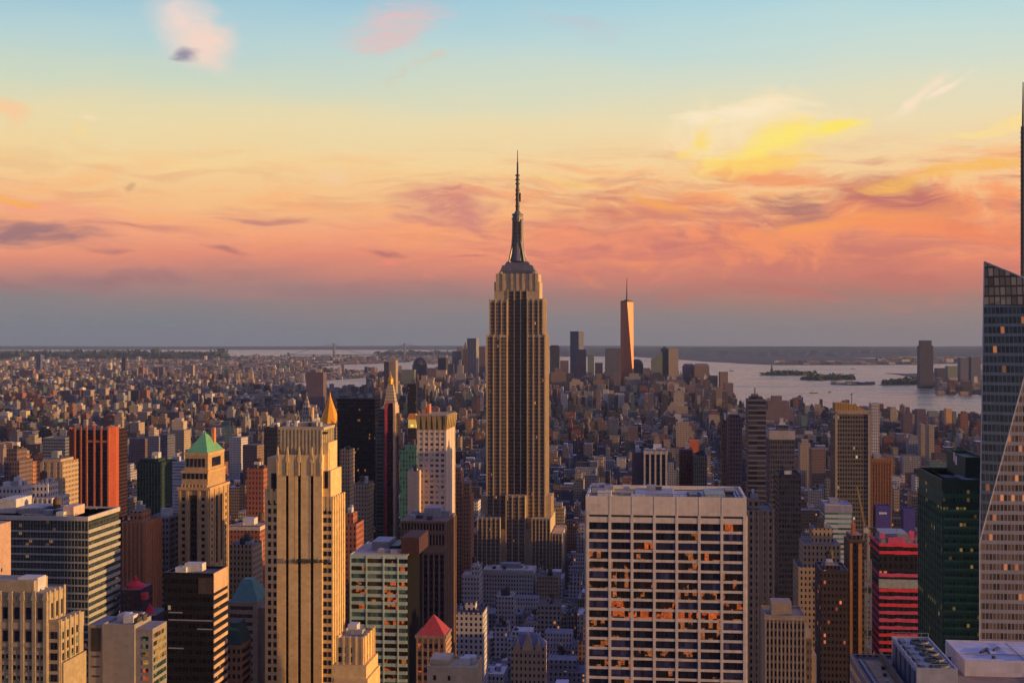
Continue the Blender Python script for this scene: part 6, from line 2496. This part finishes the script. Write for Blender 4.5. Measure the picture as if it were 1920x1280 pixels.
def fill():
    v = 640.0
    ave = []
    u = -4200.0
    k = 0
    while u < 4200:
        wv = (250, 130, 130, 250)[k % 4]
        ave.append((u, u + wv))
        u += wv + 27
        k += 1
    while v < 7600:
        depth = 58 if v < 4200 else 74
        for a, b in ave:
            for row in (0, 1):
                p = a
                while p < b - 6:
                    w = cr.choice((7, 10, 13, 16, 22, 30)) if v < 2600 else cr.choice((8, 11, 15, 20, 28))
                    if p + w > b - 5:
                        w = b - p
                    d = depth / 2 - cr.uniform(1.5, 6)
                    v0 = v if row == 0 else v + depth - d
                    x, y = g2w(p + w / 2, v0)
                    if y > 560 and abs(x) < .40 * y + 60:
                        px = 960 + F * x / y
                        if not (y > 5200 and px > 1372) and not (y > 6900 and 450 < px < 1400) and not in_water(x, y) and cr.random() > .04:
                            if clear_of(p, p + w, v0, v0 + d):
                                h = height(x, y, px)
                                lots.append((p, p + w - .3, v0, v0 + d, h, px, x, y))
                    p += w
        v += depth + 19


fill()


def pick(tab, wts):
    return cr.choices(tab, wts)[0]


def seen_area(l):
    u0, u1, v0, v1, h, px, x, y = l
    yt = HZ + (CH - h) * F / y
    yb = min(1280, HZ + CH * F / y)
    if yt > 1272:
        return 0
    w = (u1 - u0) * F / y
    roof = (v1 - v0) * F / y * (CH - h) / y
    yr = HZ + (CH - h) * F / (y + v1 - v0)
    s = 0
    for i in range(3):
        for j in range(3):
            qx, qy = px + (i - 1) * w * .35, yr + (yt + 14 - yr) * j / 2
            if not any(a < qx < b and t < qy and Y < y for a, b, t, Y in RECT) and 0 < qx < 1920 and qy < 1280:
                s += 1
    return s / 9 * w * (roof + min(yb - yt, 40))


scored = sorted(((seen_area(l), i) for i, l in enumerate(lots)), reverse=True)
single = {}
kind_of = {}
count = {'low_block': 0, 'loft_building': 0, 'apartment_block': 0}
for a, i in scored:
    hh = lots[i][4]
    k = 'low_block' if hh < 34 else 'loft_building' if hh < 52 else 'apartment_block'
    if a > 6 and count[k] < 285:
        count[k] += 1
        single[i] = a
        kind_of[i] = k

GEN = []
for (c, n) in PAL:
    for ri, (rc, rn) in enumerate(ROOFS):
        GEN.append((n, rn, fac('block_' + n.replace(' ', '_') + '_' + rn, c, (.020, .02, .028), rc, bay=cr.choice((2.2, 2.6, 3.0)), floor=3.5, ww=cr.choice((.38, .46, .55)), wh=.54, lit=.02, litc=(1, .4, .1), power=.5)))

MULTI = fac('block_mixed', 'wall', (.018, .018, .028), 'roof', bay=2.6, floor=3.4, ww=.54, wh=.56, lit=.02, litc=(1, .4, .1), power=.5)


class Mass:
    """thousands of far blocks nobody could count, in one object"""
    def __init__(s):
        s.m = MB()
        s.wc, s.rc = [], []

    def add(s, u0, u1, v0, v1, z0, z1, wc, rc):
        n = len(s.m.f)
        s.m.box(u0, u1, v0, v1, z0, z1)
        k = len(s.m.f) - n
        s.wc += [wc] * k
        s.rc += [rc] * k

    def make(s, name, rz):
        o = s.m.make(name, MULTI)
        me = o.data
        for nm, cols in (('wall', s.wc), ('roof', s.rc)):
            at_ = me.attributes.new(nm, 'FLOAT_COLOR', 'FACE')
            flat = []
            for c in cols:
                flat += [c[0], c[1], c[2], 1.0]
            at_.data.foreach_set('color', flat)
        o.rotation_euler = (0, 0, rz)
        o['kind'] = 'stuff'
        return o


def tint(c):
    k = cr.uniform(.38, 1.35)
    return tuple(min(.8, v * k * cr.uniform(.93, 1.07)) for v in c)


mass = Mass()
ORD = ['nearest', 'second nearest', 'third nearest', 'fourth nearest', 'fifth nearest', 'sixth nearest', 'seventh nearest', 'eighth nearest', 'ninth nearest', 'tenth nearest', 'eleventh nearest', 'twelfth nearest', 'thirteenth nearest', 'fourteenth nearest', 'fifteenth nearest']
named = {}
for i, l in enumerate(lots):
    u0, u1, v0, v1, h, px, x, y = l
    (wc, wn), (rc, rn) = pick(PAL, WT if not (y < 1350 and 850 < px < 1100) else [8, 18, 6, 6, 18, 30, 6, 6, 6, 4, 18]), pick(ROOFS, RW)
    if i in single:
        mt = [g for g in GEN if g[0] == wn and g[1] == rn][0][2]
        cx, cy = g2w((u0 + u1) / 2, v0)
        o = bpy.data.objects.new(kind_of[i], None)
        o.location = (cx, cy, 0)
        o.rotation_euler = (0, 0, -TH)
        COL.objects.link(o)
        W2, D = (u1 - u0) / 2, v1 - v0
        m = MB()
        m.box(-W2, W2, 0, D, 0, h)
        if cr.random() < .5 and W2 > 5:
            m.box(-W2 * .7, W2 * .6, D * .2, D * .8, h, h + cr.uniform(4, 12))
        parapet(m, -W2, W2, 0, D, h, .9, .4)
        m.box(-W2 - .25, W2 + .25, -.3, 0, h - .2, h + .95)
        m.make('wall', mt, o)
        if y < 1700:
            q = MB()
            a = cr.uniform(-.5, .3) * W2
            q.box(a, a + W2 * .45, D * .45, D * .75, h, h + cr.uniform(2.6, 4.5))
            q.make('bulkhead', cr.choice([M_GREY, M_PALE, M_DARKROOF, mt]), o)
            for _ in range(cr.choice((1, 2, 3, 4))):
                q = MB()
                a, c = cr.uniform(-.75, .75) * W2, cr.uniform(.15, .8) * D
                s = cr.uniform(.6, 1.5)
                q.box(a - s, a + s, c - s * .8, c + s * .8, h, h + cr.uniform(.8, 2.2))
                q.make('vent_unit', cr.choice([M_GREY, M_PALE, M_PALE, M_DARKROOF]), o)
            if cr.random() < .45:
                q = MB()
                a, c = cr.uniform(-.6, .6) * W2, cr.uniform(.3, .8) * D
                q.cyl(a, c, 1.7, 1.7, h + 3, h + 6.4, 10).cyl(a, c, 1.8, .1, h + 6.4, h + 7.8, 10)
                for s, t in ((-1, -1), (1, -1), (1, 1), (-1, 1)):
                    q.box(a + s - .14, a + s + .14, c + t - .14, c + t + .14, h, h + 3)
                q.make('water_tank', M_TANK, o)
        py = HZ + (CH - h) * F / y
        best = min((mk for mk in MARK), key=lambda mk: abs(mk[0] - px) + .35 * abs(max(mk[1], min(py, mk[1] + 220)) - py) + abs(mk[2] - y) * .05)
        rel = 'beyond' if y > best[2] + 20 and abs(best[0] - px) < 32 else 'before' if y < best[2] and abs(best[0] - px) < 32 else 'left of' if px < best[0] else 'right of'
        size = 'tall' if h > 52 else 'low' if h < 34 else 'mid height'
        named.setdefault((size, wn, rn, rel, best[3]), []).append((y, o))
        tag(o, None, 'building', {'low_block': 'low blocks between the towers', 'loft_building': 'mid height blocks between the towers', 'apartment_block': 'tall plain blocks between the towers'}[kind_of[i]])
    else:
        w, r = tint(wc), tint(rc)
        mass.add(u0, u1, v0, v1, 0, h, w, r)
        if y < 3600:
            W, D = u1 - u0, v1 - v0
            for _ in range(cr.choice((0, 1, 2, 3))):
                a, c = u0 + W * cr.uniform(.1, .6), v0 + D * cr.uniform(.2, .6)
                mass.add(a, a + W * cr.uniform(.15, .35), c, c + D * cr.uniform(.12, .3), h, h + cr.uniform(2, 5), tint(cr.choice([wc, (.3, .29, .28), (.08, .06, .05)])), tint(rc))
            if cr.random() < .5 and W > 9:
                mass.add(u0 + W * .2, u1 - W * .2, v0 + D * .25, v1 - D * .25, h, h + cr.uniform(5, 13), w, r)
        elif cr.random() < .5:
            W, D = u1 - u0, v1 - v0
            mass.add(u0 + W * .3, u1 - W * .25, v0 + D * .3, v1 - D * .2, h, h + cr.uniform(2, 7), w, r)
for key, lst in named.items():
    lst.sort(key=lambda t: t[0])
    size, wn, rn, rel, lm = key
    for n, (y, o) in enumerate(lst):
        base = f'{size} {wn} block with {rn} roof {rel} the {lm}'
        lab = base if len(lst) == 1 else f'{ORD[min(n, 14)]} {base}'
        o['label'] = lab if len(lab.split()) <= 16 else lab.replace(f' with {rn} roof', '')
mass.make('city_blocks', -TH)

# the plain beyond the river, far shore and islands
mass = Mass()
v = 7000.0
while v < 21000:
    dv = 52 if v < 10500 else 100
    step = 26 if v < 10500 else 62
    u = -.42 * v
    ue = .42 * v
    while u < ue:
        w = step * cr.uniform(.5, 1.2)
        x, y = u + w / 2, v
        px = 960 + F * x / y
        ok = px < 905 and not in_water(x, y) and not in_water(x + w, y + 40) and not in_water(x, y - 40)
        if ok and cr.random() < .8:
            r = cr.random()
            h = cr.uniform(7, 15) if r < .90 else cr.uniform(16, 34) if r < .975 else cr.uniform(34, 66)
            if h > 30:
                w = min(w, 26)
            (wc, wn), (rc, rn) = pick(PAL, WT), pick(ROOFS, RW)
            mass.add(u, u + w, v, v + dv * .55, 0, h, tint(wc), tint(rc))
        u += w + cr.uniform(2, 14)
    v += dv
for n in range(420):
    px, py = cr.uniform(1755, 1960), cr.uniform(700, 742)
    x, y = ground_pt(px, py)
    (wc, wn), (rc, rn) = pick(PAL, WT), pick(ROOFS, RW)
    w = cr.uniform(15, 45)
    mass.add(x, x + w, y, y + 30, 2, cr.uniform(10, 30) if cr.random() < .85 else cr.uniform(30, 70), tint(wc), tint(rc))
for px0, px1, py0, py1, n, hm in ((1450, 1735, 680, 684, 130, 26), (1505, 1595, 709.5, 712.5, 26, 16), (1560, 1632, 719.7, 721.8, 22, 14), (1660, 1740, 716, 721, 40, 16), (1640, 1850, 672.5, 679, 160, 40), (1050, 1700, 657, 667, 220, 50)):
    for _ in range(n):
        px, py = cr.uniform(px0, px1), cr.uniform(py0, py1)
        x, y = ground_pt(px, py)
        (wc, wn), (rc, rn) = pick(PAL, WT), pick(ROOFS, RW)
        w = cr.uniform(18, 60) * (2 if y > 12000 else 1)
        mass.add(x, x + w, y, y + 30, 0, 3 + cr.uniform(.3, 1) * hm, tint(wc), tint(rc))
mass.make('far_town', 0)
# ------------------------------------------------------------------ the air
def haze():
    m = MB()
    m.box(-18500, 18500, -2500, 37500, -1, 520)
    mt = bpy.data.materials.new('haze_air')
    mt.use_nodes = True
    g = NT(mt.node_tree)
    v = g.n('ShaderNodeVolumePrincipled')
    v.inputs['Color'].default_value = (.33, .44, .66, 1)
    v.inputs['Density'].default_value = HAZE_DENSITY
    v.inputs['Anisotropy'].default_value = 0.0
    o = g.n('ShaderNodeOutputMaterial')
    g.t.links.new(v.outputs[0], o.inputs['Volume'])
    ob = m.make('haze', mt)
    ob['kind'] = 'stuff'


HAZE_DENSITY = 2.1e-5
haze()
